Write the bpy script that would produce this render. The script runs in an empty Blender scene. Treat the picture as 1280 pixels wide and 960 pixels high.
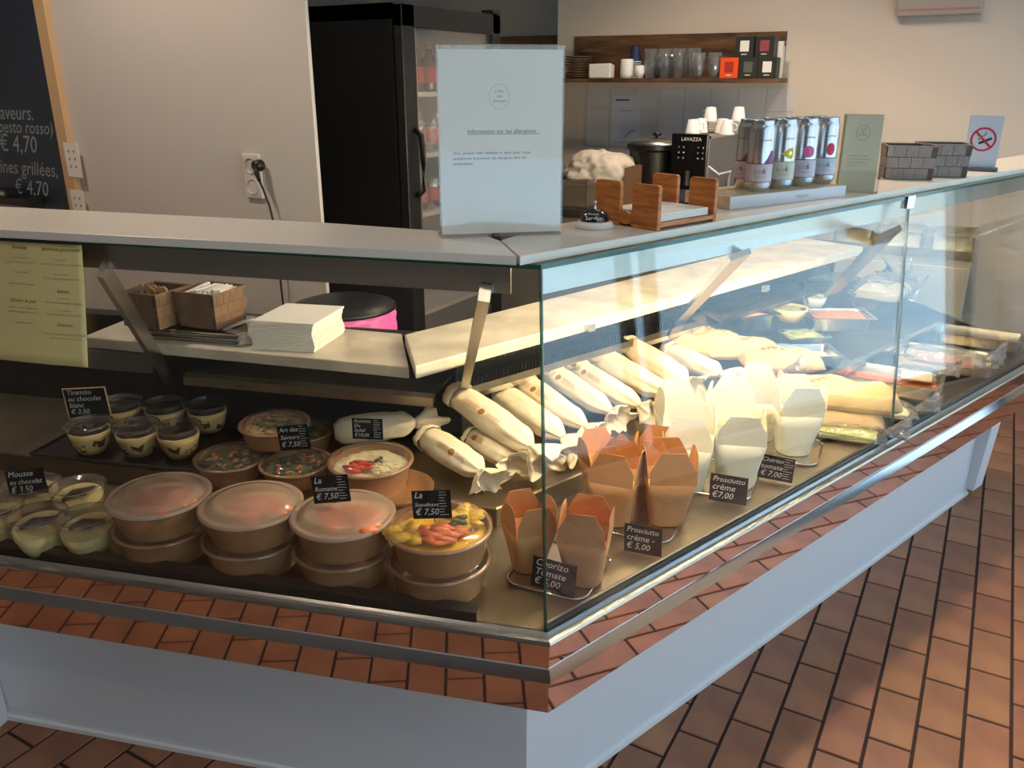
import bpy, bmesh, math, random
from mathutils import Matrix, Vector, noise
random.seed(7)
PI = math.pi
SC = bpy.context.scene
COL = SC.collection

def lin(c):
    c = c / 255.0
    return c / 12.92 if c <= 0.04045 else ((c + 0.055) / 1.055) ** 2.4
def rgb(r, g, b): return (lin(r), lin(g), lin(b), 1.0)

# ------------------------------------------------------------------ camera
CAM_M = ((0.8703172177940415, 0.4924915381834716, 0.00015883613251034879),
         (0.16835398830627635, -0.2972073236836637, -0.9398535744307004),
         (-0.4628227252767619, 0.8179974887287076, -0.34157756571665954))
CAM_H = 1.473662268431895
CAM_F = 1048.3743530468057
r_, d_, f_ = (Vector(v) for v in CAM_M)
cam_data = bpy.data.cameras.new('camera')
cam = bpy.data.objects.new('camera', cam_data); COL.objects.link(cam)
m = Matrix((r_, -d_, -f_)).transposed().to_4x4()
m.translation = Vector((0, 0, CAM_H))
cam.matrix_world = m
cam_data.sensor_width = 36; cam_data.lens = CAM_F * 36 / 1280
cam_data.clip_start = 0.02
SC.camera = cam

# ------------------------------------------------------------------ world, lamps, exposure
SC.view_settings.view_transform = 'Standard'
SC.view_settings.look = 'None'
SC.view_settings.exposure = 0.68
SC.view_settings.gamma = 1.0
SC.view_settings.use_curve_mapping = False
W = bpy.data.worlds.new('sky'); SC.world = W; W.use_nodes = True
wn = W.node_tree.nodes; wl = W.node_tree.links
bg = wn['Background']; bg.inputs['Strength'].default_value = 2.0
tc = wn.new('ShaderNodeTexCoord'); sx = wn.new('ShaderNodeSeparateXYZ'); cr = wn.new('ShaderNodeValToRGB')
wl.new(tc.outputs['Generated'], sx.inputs[0]); wl.new(sx.outputs['Z'], cr.inputs[0]); wl.new(cr.outputs[0], bg.inputs['Color'])
cr.color_ramp.elements[0].position = 0.0; cr.color_ramp.elements[0].color = (0.50, 0.78, 0.92, 1)
cr.color_ramp.elements[1].position = 0.6; cr.color_ramp.elements[1].color = (0.38, 0.60, 0.92, 1)

def area(name, loc, rot, sx_, sy_, power, color, portal=False):
    l = bpy.data.lights.new(name, 'AREA'); l.shape = 'RECTANGLE'; l.size = sx_; l.size_y = sy_; l.energy = power; l.color = color
    if portal: l.cycles.is_portal = True
    o = bpy.data.objects.new(name, l); COL.objects.link(o); o.location = loc; o.rotation_euler = rot
    return o
def lookrot(d):
    return Vector(d).to_track_quat('-Z', 'Y').to_euler()
FACADE_X = 1.32
area('window_portal', (FACADE_X + 0.03, 1.5, 1.35), lookrot((-1, 0, 0)), 5.6, 2.5, 1, (1, 1, 1), portal=True)
sun = bpy.data.lights.new('sun', 'SUN'); sun.energy = 4.5; sun.color = (1.0, 0.95, 0.86); sun.angle = 0.01
so_ = bpy.data.objects.new('sun', sun); COL.objects.link(so_); so_.rotation_euler = lookrot((0.42, -0.10, -0.9))   # behind the shop: lights the street only
def downlight_lamp(x, y, power, color, size=1.5):
    l = bpy.data.lights.new('ceiling_spot', 'SPOT'); l.energy = power; l.color = color; l.spot_size = size; l.spot_blend = 0.6; l.shadow_soft_size = 0.05
    o = bpy.data.objects.new('ceiling_spot', l); COL.objects.link(o); o.location = (x, y, 2.83)
    return o
DOWN = [(0.75, 1.25, 62, (1.0, 0.62, 0.32), 0.55), (-1.1, 3.5, 46, (1.0, 0.78, 0.58), 2.0), (-0.2, 3.2, 46, (1.0, 0.78, 0.58), 2.0),
        (-2.6, 1.3, 44, (1.0, 0.8, 0.62), 2.2), (0.3, 0.2, 9, (1.0, 0.8, 0.62), 2.2), (-1.4, -0.6, 9, (1.0, 0.8, 0.62), 2.2)]
for a_ in DOWN: downlight_lamp(*a_)

# ------------------------------------------------------------------ materials
MATS = {}
def newmat(name):
    mt = bpy.data.materials.new(name); mt.use_nodes = True
    return mt, mt.node_tree.nodes, mt.node_tree.links
def P_(n): return next(x for x in n if x.type == 'BSDF_PRINCIPLED')
def mat(name, col, rough=0.5, metal=0.0, spec=0.5, var=0.0, vscale=8, bump=0.0, bscale=40, col2=None, rnd=0.0, coat=0.0, stretch=None, sss=0.0, emit=None, estr=0, trans=0.0):
    if name in MATS: return MATS[name]
    mt, n, l = newmat(name); p = P_(n)
    p.inputs['Base Color'].default_value = col
    p.inputs['Roughness'].default_value = rough; p.inputs['Metallic'].default_value = metal
    p.inputs['Specular IOR Level'].default_value = spec; p.inputs['Coat Weight'].default_value = coat
    if coat: p.inputs['Coat Roughness'].default_value = 0.15
    if sss:
        p.inputs['Subsurface Weight'].default_value = sss; p.inputs['Subsurface Radius'].default_value = (0.01, 0.008, 0.005); p.inputs['Subsurface Scale'].default_value = 0.5
    if emit: p.inputs['Emission Color'].default_value = emit; p.inputs['Emission Strength'].default_value = estr
    tcn = n.new('ShaderNodeTexCoord'); mp = n.new('ShaderNodeMapping'); l.new(tcn.outputs['Object'], mp.inputs[0])
    if stretch: mp.inputs['Scale'].default_value = stretch
    out = None
    if var or col2:
        nz = n.new('ShaderNodeTexNoise'); nz.inputs['Scale'].default_value = vscale; nz.inputs['Detail'].default_value = 6
        l.new(mp.outputs[0], nz.inputs['Vector'])
        rp = n.new('ShaderNodeValToRGB'); l.new(nz.outputs['Fac'], rp.inputs[0])
        c2 = col2 or tuple(max(0, x * (1 - var)) for x in col[:3]) + (1,)
        rp.color_ramp.elements[0].position = 0.35; rp.color_ramp.elements[0].color = c2
        rp.color_ramp.elements[1].position = 0.65; rp.color_ramp.elements[1].color = col
        out = rp.outputs[0]
    if rnd:
        oi = n.new('ShaderNodeObjectInfo'); hs = n.new('ShaderNodeHueSaturation')
        ma = n.new('ShaderNodeMapRange'); ma.inputs['To Min'].default_value = 1 - rnd; ma.inputs['To Max'].default_value = 1 + rnd
        l.new(oi.outputs['Random'], ma.inputs['Value']); l.new(ma.outputs[0], hs.inputs['Value'])
        mh = n.new('ShaderNodeMath'); mh.operation = 'MULTIPLY_ADD'; mh.inputs[1].default_value = 7.3; mh.inputs[2].default_value = 0.1
        fr = n.new('ShaderNodeMath'); fr.operation = 'FRACT'; l.new(oi.outputs['Random'], mh.inputs[0]); l.new(mh.outputs[0], fr.inputs[0])
        m2 = n.new('ShaderNodeMapRange'); m2.inputs['To Min'].default_value = 0.495; m2.inputs['To Max'].default_value = 0.506
        l.new(fr.outputs[0], m2.inputs['Value']); l.new(m2.outputs[0], hs.inputs['Hue'])
        if out: l.new(out, hs.inputs['Color'])
        else: hs.inputs['Color'].default_value = col
        out = hs.outputs[0]
    if out: l.new(out, p.inputs['Base Color'])
    if bump:
        nb = n.new('ShaderNodeTexNoise'); nb.inputs['Scale'].default_value = bscale; nb.inputs['Detail'].default_value = 4
        l.new(mp.outputs[0], nb.inputs['Vector'])
        bp = n.new('ShaderNodeBump'); bp.inputs['Strength'].default_value = bump; bp.inputs['Distance'].default_value = 0.01
        l.new(nb.outputs['Fac'], bp.inputs['Height']); l.new(bp.outputs[0], p.inputs['Normal'])
    MATS[name] = mt
    return mt
def clear(name, tint=(1, 1, 1, 1), ior=1.45, haze=0.0, hazecol=(0.9, 0.9, 0.9, 1), rough=0.0, boost=1.0, bump=0.0, bscale=30):
    """thin clear sheet: straight-through transparency, Fresnel reflection, optional milky film"""
    if name in MATS: return MATS[name]
    mt, n, l = newmat(name); n.remove(P_(n)); out = next(x for x in n if x.type == 'OUTPUT_MATERIAL')
    tr = n.new('ShaderNodeBsdfTransparent'); tr.inputs[0].default_value = tint
    gl = n.new('ShaderNodeBsdfGlossy'); gl.inputs['Roughness'].default_value = rough
    fr = n.new('ShaderNodeFresnel')
    ge_ = n.new('ShaderNodeNewGeometry'); mi_ = n.new('ShaderNodeMapRange')      # both faces of the sheet see the same index: no total reflection inside
    mi_.inputs['To Min'].default_value = ior; mi_.inputs['To Max'].default_value = 1 / ior
    l.new(ge_.outputs['Backfacing'], mi_.inputs['Value']); l.new(mi_.outputs[0], fr.inputs['IOR'])
    mx = n.new('ShaderNodeMixShader')
    if boost != 1:
        mm = n.new('ShaderNodeMath'); mm.operation = 'MULTIPLY'; mm.inputs[1].default_value = boost; mm.use_clamp = True
        l.new(fr.outputs[0], mm.inputs[0]); l.new(mm.outputs[0], mx.inputs[0])
    else: l.new(fr.outputs[0], mx.inputs[0])
    base = tr.outputs[0]
    if haze:
        df = n.new('ShaderNodeBsdfDiffuse'); df.inputs[0].default_value = hazecol
        tl = n.new('ShaderNodeBsdfTranslucent'); tl.inputs[0].default_value = hazecol
        ad = n.new('ShaderNodeMixShader'); ad.inputs[0].default_value = 0.5; l.new(df.outputs[0], ad.inputs[1]); l.new(tl.outputs[0], ad.inputs[2])
        m2 = n.new('ShaderNodeMixShader'); m2.inputs[0].default_value = haze
        l.new(tr.outputs[0], m2.inputs[1]); l.new(ad.outputs[0], m2.inputs[2]); base = m2.outputs[0]
    l.new(base, mx.inputs[1]); l.new(gl.outputs[0], mx.inputs[2]); l.new(mx.outputs[0], out.inputs[0])
    if bump:
        nb = n.new('ShaderNodeTexNoise'); nb.inputs['Scale'].default_value = bscale
        tcn = n.new('ShaderNodeTexCoord'); l.new(tcn.outputs['Object'], nb.inputs['Vector'])
        bp = n.new('ShaderNodeBump'); bp.inputs['Strength'].default_value = bump; bp.inputs['Distance'].default_value = 0.02
        l.new(nb.outputs['Fac'], bp.inputs['Height']); l.new(bp.outputs[0], gl.inputs['Normal']); l.new(bp.outputs[0], fr.inputs['Normal'])
    MATS[name] = mt
    return mt
def emis(name, col, s):
    mt, n, l = newmat(name); n.remove(P_(n)); out = next(x for x in n if x.type == 'OUTPUT_MATERIAL')
    e = n.new('ShaderNodeEmission'); e.inputs[0].default_value = col; e.inputs[1].default_value = s; l.new(e.outputs[0], out.inputs[0]); return mt
def woodmat(name, c1, c2, rough=0.45, scale=18, stretch=(1, 8, 8)):
    if name in MATS: return MATS[name]
    mt, n, l = newmat(name); p = P_(n); p.inputs['Roughness'].default_value = rough
    tcn = n.new('ShaderNodeTexCoord'); mp = n.new('ShaderNodeMapping'); mp.inputs['Scale'].default_value = stretch
    nz = n.new('ShaderNodeTexNoise'); nz.inputs['Scale'].default_value = scale; nz.inputs['Detail'].default_value = 5; nz.inputs['Distortion'].default_value = 0.6
    rp = n.new('ShaderNodeValToRGB'); rp.color_ramp.elements[0].color = c1; rp.color_ramp.elements[1].color = c2
    rp.color_ramp.elements[0].position = 0.35; rp.color_ramp.elements[1].position = 0.68
    l.new(tcn.outputs['Object'], mp.inputs[0]); l.new(mp.outputs[0], nz.inputs['Vector']); l.new(nz.outputs['Fac'], rp.inputs[0]); l.new(rp.outputs[0], p.inputs['Base Color'])
    MATS[name] = mt
    return mt

wall_paint = mat('wall_paint', rgb(205, 192, 178), 0.85, bump=0.03, bscale=60)
wall_white = mat('wall_white', rgb(212, 206, 200), 0.8, bump=0.03, bscale=60)
wall_grey = mat('wall_grey', rgb(150, 146, 142), 0.85)
splash = mat('splash_tile', rgb(205, 200, 200), 0.25, rnd=0.02)
ceil_paint = mat('ceiling_paint', rgb(225, 222, 218), 0.9)
grout = mat('grout', rgb(58, 38, 32), 0.9, var=0.3, vscale=30)
terracotta = mat('terracotta', rgb(164, 108, 74), 0.42, col2=rgb(138, 88, 64), vscale=7, rnd=0.10, bump=0.08, bscale=25)
panel_white = mat('panel_white', rgb(222, 224, 228), 0.45)
laminate = mat('laminate_white', rgb(226, 218, 205), 0.32)
laminate_edge = mat('laminate_edge', rgb(205, 205, 212), 0.35)
mirror_steel = mat('mirror_steel', rgb(236, 222, 214), 0.025, 1.0)
brushed = mat('brushed_steel', rgb(196, 192, 184), 0.26, 1.0, bump=0.05, bscale=30, stretch=(1, 1, 20))
chrome = mat('chrome', rgb(222, 222, 224), 0.09, 1.0)
dark_rail = mat('dark_rail', rgb(70, 68, 64), 0.35, 0.6)
dull_steel = mat('dull_steel', rgb(158, 146, 126), 0.38, 1.0, var=0.25, vscale=7)
marble = mat('marble', rgb(224, 214, 196), 0.3, col2=rgb(188, 178, 160), vscale=9)
blackm = mat('black_plastic', rgb(20, 20, 21), 0.42)
blackdull = mat('black_interior', rgb(24, 22, 21), 0.7, bump=0.3, bscale=50)
glass = clear('case_glass', (0.985, 0.995, 0.985, 1), 1.5, boost=1.25)
glass_green = clear('glass_edge', (0.10, 0.30, 0.24, 1), 1.5)
window_glass = clear('window_glass', (0.95, 0.97, 0.97, 1), 1.45)
acrylic = clear('acrylic', (0.98, 0.98, 0.98, 1), 1.49, boost=1.3)
film = clear('cling_film', (0.97, 0.97, 0.97, 1), 1.5, haze=0.14, hazecol=(0.9, 0.9, 0.92, 1), rough=0.12, boost=2.2, bump=0.9, bscale=26)
lid_clear = clear('clear_lid', (0.97, 0.96, 0.94, 1), 1.5, haze=0.06, rough=0.08, boost=1.5)
lid_fog = clear('fogged_lid', (0.9, 0.8, 0.7, 1), 1.5, haze=0.56, hazecol=rgb(242, 222, 204), rough=0.12, boost=1.5)
cup_clear = clear('clear_cup', (0.97, 0.96, 0.94, 1), 1.45, haze=0.03, rough=0.05, boost=1.4)
drink_glass = clear('drinking_glass', (0.9, 0.92, 0.93, 1), 1.5, haze=0.10, hazecol=(0.75, 0.8, 0.85, 1), rough=0.05, boost=2.0)
kraft = mat('kraft_card', rgb(196, 142, 92), 0.6, var=0.12, vscale=30)
kraft_gloss = mat('kraft_bowl', rgb(164, 120, 84), 0.26, var=0.1, vscale=20, coat=0.3)
kraft_bag = mat('kraft_bag', rgb(212, 180, 132), 0.7, var=0.1, bump=0.5, bscale=14)
white_card = mat('white_card', rgb(236, 232, 214), 0.5)
wrap_paper = mat('wrap_paper', rgb(240, 228, 204), 0.75, bump=1.0, bscale=14, col2=rgb(232, 214, 182), vscale=6)
wrap_ink = mat('brown_ink', rgb(150, 104, 52), 0.7)
paper_white = mat('paper_white', rgb(240, 236, 228), 0.8)
paper_yellow = mat('paper_yellow', rgb(226, 208, 142), 0.8, var=0.06, vscale=6)
paper_cream = mat('paper_cream', rgb(226, 222, 192), 0.8)
ink = mat('ink', rgb(60, 58, 58), 0.7)
ink_pale = mat('ink_pale', rgb(150, 146, 140), 0.7)
chalk = mat('chalk', rgb(215, 220, 218), 0.9)
slate = mat('slate_card', rgb(20, 22, 24), 0.8, spec=0.2)
chalk_faint = mat('chalk_faint', rgb(150, 162, 166), 0.9)
board = mat('blackboard', rgb(36, 50, 70), 0.45, var=0.25, vscale=4)
lightwood = mat('pale_wood', rgb(214, 176, 134), 0.6, var=0.08)
bamboo = woodmat('bamboo', rgb(176, 96, 38), rgb(214, 136, 66), 0.4, 14, (1, 1, 9))
walnut = woodmat('walnut', rgb(62, 44, 32), rgb(118, 84, 56), 0.5, 5, (1, 6, 6))
white_gloss = mat('white_ceramic', rgb(232, 230, 226), 0.25)
weave = mat('woven_strap', rgb(160, 148, 140), 0.75, rnd=0.05, bump=0.4, bscale=90)
weave_dark = mat('woven_core', rgb(104, 92, 82), 0.85)
weave_brown = mat('woven_strap_brown', rgb(136, 106, 82), 0.75, rnd=0.08, bump=0.4, bscale=90)
alu = mat('can_aluminium', rgb(216, 220, 226), 0.27, 1.0)
label_band = mat('can_label', rgb(206, 200, 206), 0.4)
purple = mat('print_purple', rgb(132, 62, 120), 0.4); yellow_p = mat('print_yellow', rgb(226, 200, 40), 0.4)
pink_p = mat('print_pink', rgb(222, 100, 150), 0.4); red_p = mat('print_red', rgb(214, 44, 70), 0.4)
maroon = mat('print_maroon', rgb(140, 40, 50), 0.4)
orange_box = mat('orange_box', rgb(238, 84, 30), 0.5); dark_box = mat('dark_box', rgb(44, 46, 42), 0.5)
blue_cup = mat('navy_paper_cup', rgb(34, 52, 92), 0.5)
pink_bag = mat('pink_liner', rgb(238, 110, 190), 0.4, sss=0.2, bump=0.5, bscale=18)
cream_food = mat('cream_dessert', rgb(232, 208, 150), 0.6, sss=0.1)
mousse = mat('pale_mousse', rgb(226, 206, 144), 0.6, var=0.08, vscale=30)
cocoa = mat('cocoa', rgb(58, 32, 18), 0.9, col2=rgb(30, 16, 10), vscale=60, bump=0.6, bscale=120)
choc = mat('chocolate', rgb(64, 34, 22), 0.35)
coffee_sponge = mat('coffee_sponge', rgb(92, 54, 26), 0.8)
greens = mat('salad_green', rgb(88, 104, 44), 0.5, col2=rgb(48, 62, 26), vscale=30)
grain = mat('salad_grain', rgb(196, 166, 106), 0.7, col2=rgb(150, 116, 66), vscale=50, bump=0.8, bscale=60)
tomato = mat('tomato_red', rgb(206, 52, 28), 0.35); salmon = mat('salmon', rgb(236, 112, 70), 0.4, col2=rgb(240, 150, 110), vscale=30)
mango = mat('mango_yellow', rgb(230, 184, 60), 0.4); cheese = mat('grated_cheese', rgb(232, 220, 178), 0.6)
carrot = mat('orange_salad', rgb(224, 134, 62), 0.6, var=0.3, vscale=80, bump=0.8, bscale=90)
ham = mat('pink_filling', rgb(214, 158, 136), 0.55, var=0.15, vscale=40)
white_food = mat('white_filling', rgb(238, 226, 188), 0.6, var=0.15, vscale=60, bump=0.8, bscale=60)
green_food = mat('green_filling', rgb(190, 196, 110), 0.6, var=0.2, vscale=60, bump=0.8, bscale=70)
cloth_white = mat('cloth_white', rgb(206, 196, 184), 0.9, bump=0.4, bscale=12)
carton = mat('carton', rgb(128, 92, 66), 0.8); crate_m = mat('crate_plastic', rgb(96, 84, 74), 0.6)
beige_panel = mat('beige_panel', rgb(222, 204, 172), 0.6)
pavement = mat('pavement', rgb(180, 204, 214), 0.9, var=0.1, vscale=3)
facade_m = mat('facade_stone', rgb(200, 190, 176), 0.9)
outlet = mat('socket_white', rgb(226, 220, 212), 0.4)
lamp_glow = emis('case_lamp_glow', (1.0, 0.80, 0.50, 1), 105)
down_glow = emis('downlight_glow', (1.0, 0.85, 0.65, 1), 12)

# ------------------------------------------------------------------ mesh helpers
class MB:
    def __init__(s, T=None): s.v = []; s.f = []; s.m = []; s.T = T
    def add(s, vs, fs, mi=0, T=None):
        b = len(s.v); T = T or s.T
        for v in vs:
            v = Vector(v)
            s.v.append(T @ v if T else v)
        for f in fs: s.f.append([b + i for i in f]); s.m.append(mi)
        return s
    def box(s, x0, x1, y0, y1, z0, z1, mi=0, T=None):
        return s.add([(x0, y0, z0), (x1, y0, z0), (x1, y1, z0), (x0, y1, z0), (x0, y0, z1), (x1, y0, z1), (x1, y1, z1), (x0, y1, z1)],
                     [(3, 2, 1, 0), (4, 5, 6, 7), (0, 1, 5, 4), (1, 2, 6, 5), (2, 3, 7, 6), (3, 0, 4, 7)], mi, T)
    def prism(s, poly, z0, z1, mi=0, T=None):
        n = len(poly)
        a = sum(poly[i][0] * poly[(i + 1) % n][1] - poly[(i + 1) % n][0] * poly[i][1] for i in range(n))
        if a < 0: poly = poly[::-1]
        z0 = z0 if isinstance(z0, (list, tuple)) else [z0] * n
        z1 = z1 if isinstance(z1, (list, tuple)) else [z1] * n
        vs = [(p[0], p[1], z) for p, z in zip(poly, z0)] + [(p[0], p[1], z) for p, z in zip(poly, z1)]
        fs = [tuple(range(n - 1, -1, -1)), tuple(range(n, 2 * n))] + [(i, (i + 1) % n, n + (i + 1) % n, n + i) for i in range(n)]
        return s.add(vs, fs, mi, T)
    def lathe(s, prof, n=32, c=(0, 0, 0), mi=0, T=None, capb=False, capt=False, sx=1, sy=1):
        vs = []; fs = []
        for r, z in prof:
            for k in range(n):
                a = 2 * PI * k / n; vs.append((c[0] + sx * r * math.cos(a), c[1] + sy * r * math.sin(a), c[2] + z))
        for i in range(len(prof) - 1):
            for k in range(n):
                k2 = (k + 1) % n; fs.append((i * n + k, i * n + k2, (i + 1) * n + k2, (i + 1) * n + k))
        if capb: fs.append(tuple(range(n - 1, -1, -1)))
        if capt: fs.append(tuple(range((len(prof) - 1) * n, len(prof) * n)))
        return s.add(vs, fs, mi, T)
    def tube(s, pts, r, n=8, mi=0, T=None):
        pts = [Vector(p) for p in pts]; rs = r if isinstance(r, (list, tuple)) else [r] * len(pts)
        vs = []; fs = []; up = Vector((0, 0, 1))
        for i, p in enumerate(pts):
            t = (pts[min(i + 1, len(pts) - 1)] - pts[max(i - 1, 0)]).normalized()
            u = t.cross(up)
            if u.length < 0.05: u = t.cross(Vector((1, 0, 0)))
            u.normalize(); w = u.cross(t)
            for k in range(n):
                a = 2 * PI * k / n; vs.append(p + rs[i] * (math.cos(a) * u + math.sin(a) * w))
        for i in range(len(pts) - 1):
            for k in range(n):
                k2 = (k + 1) % n; fs.append((i * n + k, i * n + k2, (i + 1) * n + k2, (i + 1) * n + k))
        fs.append(tuple(range(n - 1, -1, -1))); fs.append(tuple(range((len(pts) - 1) * n, len(pts) * n)))
        return s.add(vs, fs, mi, T)
    def ico(s, c, r, mi=0, jit=0.0, sub=1, sc=(1, 1, 1)):
        bm = bmesh.new(); bmesh.ops.create_icosphere(bm, subdivisions=sub, radius=1)
        vs = []
        for v in bm.verts:
            k = 1 + jit * (random.random() - 0.5)
            vs.append((c[0] + v.co.x * r * k * sc[0], c[1] + v.co.y * r * k * sc[1], c[2] + v.co.z * r * k * sc[2]))
        fs = [[v.index for v in f.verts] for f in bm.faces]; bm.free()
        return s.add(vs, fs, mi)
    def mesh(s, name, mats):
        me = bpy.data.meshes.new(name); me.from_pydata([tuple(v) for v in s.v], [], s.f)
        for mt in (mats if isinstance(mats, (list, tuple)) else [mats]): me.materials.append(mt)
        me.polygons.foreach_set('material_index', s.m); me.update()
        return me
    def build(s, name, mats, parent=None, smooth=False, loc=None, rz=0, bevel=0, solid=0):
        me = s.mesh(name, mats)
        return put(name, me, parent, smooth, loc, rz, bevel, solid)
def put(name, me, parent=None, smooth=False, loc=None, rz=0, bevel=0, solid=0):
    if smooth:
        me.polygons.foreach_set('use_smooth', [True] * len(me.polygons))
        if smooth != 'all': me.set_sharp_from_angle(angle=math.radians(40))
    o = bpy.data.objects.new(name, me); COL.objects.link(o)
    if parent: o.parent = parent
    if loc is not None: o.location = loc
    if rz: o.rotation_euler = (0, 0, rz)
    if solid:
        md = o.modifiers.new('s', 'SOLIDIFY'); md.thickness = solid; md.offset = 0
    if bevel:
        md = o.modifiers.new('b', 'BEVEL'); md.width = bevel; md.segments = 2; md.limit_method = 'ANGLE'; md.angle_limit = math.radians(50)
    return o
def tag(o, label=None, cat=None, group=None, kind=None):
    if label: o['label'] = label
    if cat: o['category'] = cat
    if group: o['group'] = group
    if kind: o['kind'] = kind
    return o
def thing(name, label, cat, loc=(0, 0, 0), rz=0, group=None, rot=None):
    o = bpy.data.objects.new(name, None); COL.objects.link(o); o.empty_display_size = 0.05
    o.location = loc; o.rotation_euler = rot or (0, 0, rz)
    return tag(o, label, cat, group)
KIDS = {}
def copy_tree(o, parent=None):
    c = o.copy(); COL.objects.link(c)
    if parent: c.parent = parent
    for ch in list(o.children): copy_tree(ch, c)
    return c
def inst(proto, label, cat, loc, rz=0, group=None, rot=None, used={}):
    """first call moves the prototype itself, later calls copy it and its parts"""
    if used.get(proto.name): o = copy_tree(proto)
    else: o = proto; used[proto.name] = True
    o.location = loc; o.rotation_euler = rot or (0, 0, rz)
    return tag(o, label, cat, group)
TXT = {}
def text_geo(s_, size=1.0, align='LEFT', shear=0.0, spacing=1.0, extr=0.0):
    key = (s_, size, align, shear, spacing)
    if key in TXT: return TXT[key]
    cu = bpy.data.curves.new('t', 'FONT'); cu.body = s_; cu.size = size; cu.align_x = align; cu.shear = shear; cu.resolution_u = 2; cu.space_character = spacing
    ob = bpy.data.objects.new('t', cu); COL.objects.link(ob)
    bpy.context.view_layer.update()
    me = bpy.data.meshes.new_from_object(ob.evaluated_get(bpy.context.evaluated_depsgraph_get()))
    vs = [v.co.copy() for v in me.vertices]; fs = [list(p.vertices) for p in me.polygons]
    bpy.data.objects.remove(ob); bpy.data.curves.remove(cu); bpy.data.meshes.remove(me)
    TXT[key] = (vs, fs)
    return vs, fs
XZ = Matrix(((1, 0, 0, 0), (0, 0, 1, 0), (0, 1, 0, 0), (0, 0, 0, 1)))   # text plane -> upright, facing -Y
def lettering(parent, s_, size, mt, loc, align='LEFT', shear=0.0, T=None, name='lettering', line=1.0):
    mb = MB(); y = 0
    for ln in s_.split('\n'):
        if ln.strip():
            vs, fs = text_geo(ln, size, align, shear)
            M_ = (T if T is not None else XZ) @ Matrix.Translation((0, y, 0))
            mb.add(vs, fs, 0, Matrix.Translation(loc) @ M_)
        y -= size * line
    return mb.build(name, mt, parent)

# ------------------------------------------------------------------ places measured in the shop
def ray(px, py):
    return (px - 640) / CAM_F * r_ + (py - 480) / CAM_F * d_ + f_
def at(px, py, z):
    v = ray(px, py); t = (z - CAM_H) / v.z; return Vector((v.x * t, v.y * t, z))
def atY(px, py, Y):
    v = ray(px, py); t = Y / v.y; return Vector((v.x * t, Y, CAM_H + v.z * t))
def atX(px, py, X):
    v = ray(px, py); t = X / v.x; return Vector((X, v.y * t, CAM_H + v.z * t))
G = Vector((-0.5573989545779202, 1.1086016810150279, 0))
dR = Vector((0.33076354, 0.94371366, 0)); iR = Vector((-0.94371366, 0.33076354, 0))
dL = Vector((-0.95884987, -0.28391359, 0)); iL = Vector((-0.28391359, 0.95884987, 0))
AZR = math.atan2(dR.y, dR.x)          # rotation that lays local X along the right wing
AZL = math.atan2(-dL.y, -dL.x)        # local X along the left wing, towards the corner
def wR(s, d, z): return G + s * dR + d * iR + Vector((0, 0, z))
def wL(s, d, z):
    d2 = d + 0.035 * max(0, s) / 1.1 * max(0, z - 0.555) / 0.64
    return G + s * dL + d2 * iL + Vector((0, 0, z))
MIT = 0.512
def sweep(prof, wing, s1, s0=None, mi=0, mb=None):
    """closed (d, z) profile along one wing, mitred at the corner when s0 is None; vertices relative to the corner point G"""
    mb = mb or MB(); W_ = wR if wing == 'R' else wL; n = len(prof)
    a = [W_(MIT * d if s0 is None else s0, d, z) - G for d, z in prof]; b = [W_(s1, d, z) - G for d, z in prof]
    steps = [(i, (i + 1) % n, n + (i + 1) % n, n + i) for i in range(n)]
    mb.add(a + b, steps + [tuple(range(n - 1, -1, -1)), tuple(range(n, 2 * n))], mi)
    return mb
def fixn(o):
    bm = bmesh.new(); bm.from_mesh(o.data); bmesh.ops.recalc_face_normals(bm, faces=bm.faces); bm.to_mesh(o.data); bm.free(); return o

# ================================================================== SETTING
YB = 4.5          # back wall
XW = -2.256       # its left end
# floor with its tiles
fl = MB().box(-4.6, FACADE_X + 0.02, -2.6, 5.4, -0.10, -0.003).build('floor', grout); tag(fl, kind='structure')
tmesh = {}
def tile_mesh():
    mb = MB(); w, l, b = 0.0465, 0.0965, 0.0015
    mb.add([(-w, -l, -0.003), (w, -l, -0.003), (w, l, -0.003), (-w, l, -0.003), (-w + b, -l + b, 0), (w - b, -l + b, 0), (w - b, l - b, 0), (-w + b, l - b, 0)],
           [(4, 5, 6, 7), (0, 1, 5, 4), (1, 2, 6, 5), (2, 3, 7, 6), (3, 0, 4, 7)])
    return mb
tm = tile_mesh(); tme = tm.mesh('tile', terracotta)
X0 = -0.24771; Y0 = 2.20441
def under_case(p):
    q = p - G; sR, qR = q.dot(dR), q.dot(iR); sL, qL = q.dot(dL), q.dot(iL)
    inR = -0.1 < sR < 2.2 and qR > 0.22; inL = -0.1 < sL < 1.2 and qL > 0.22
    return (qR > 0.22 and qL > 0.22 and sR < 2.1 and sL < 1.3)
cand = []
for c in range(-42, 30):
    for j in range(-24, 17):
        x = X0 + 0.1 * (c + 0.5); y = Y0 + 0.1 * (c % 2) + 0.2 * j + 0.1 + 0.0
        y = Y0 + 0.1 * c + 0.2 * (j - math.floor(c / 2)) + 0.1
        if not (-4.5 < x < FACADE_X - 0.05 and -2.4 < y < 5.2): continue
        v = Vector((x, y, -CAM_H)); zc = v.dot(f_)
        vis = False; size = 0
        if zc > 0.2:
            u = 640 + CAM_F * v.dot(r_) / zc; w_ = 480 + CAM_F * v.dot(d_) / zc
            vis = -30 < u < 1310 and -30 < w_ < 1000 and not under_case(Vector((x, y, 0))) and (u > 700 + (960 - w_) * 1.25 or (w_ > 900 and u < 340))
            size = 1 / zc ** 2
        cand.append((vis, size, x, y))
cand.sort(key=lambda t: (-t[0], -t[1]))
rest = MB()
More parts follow.
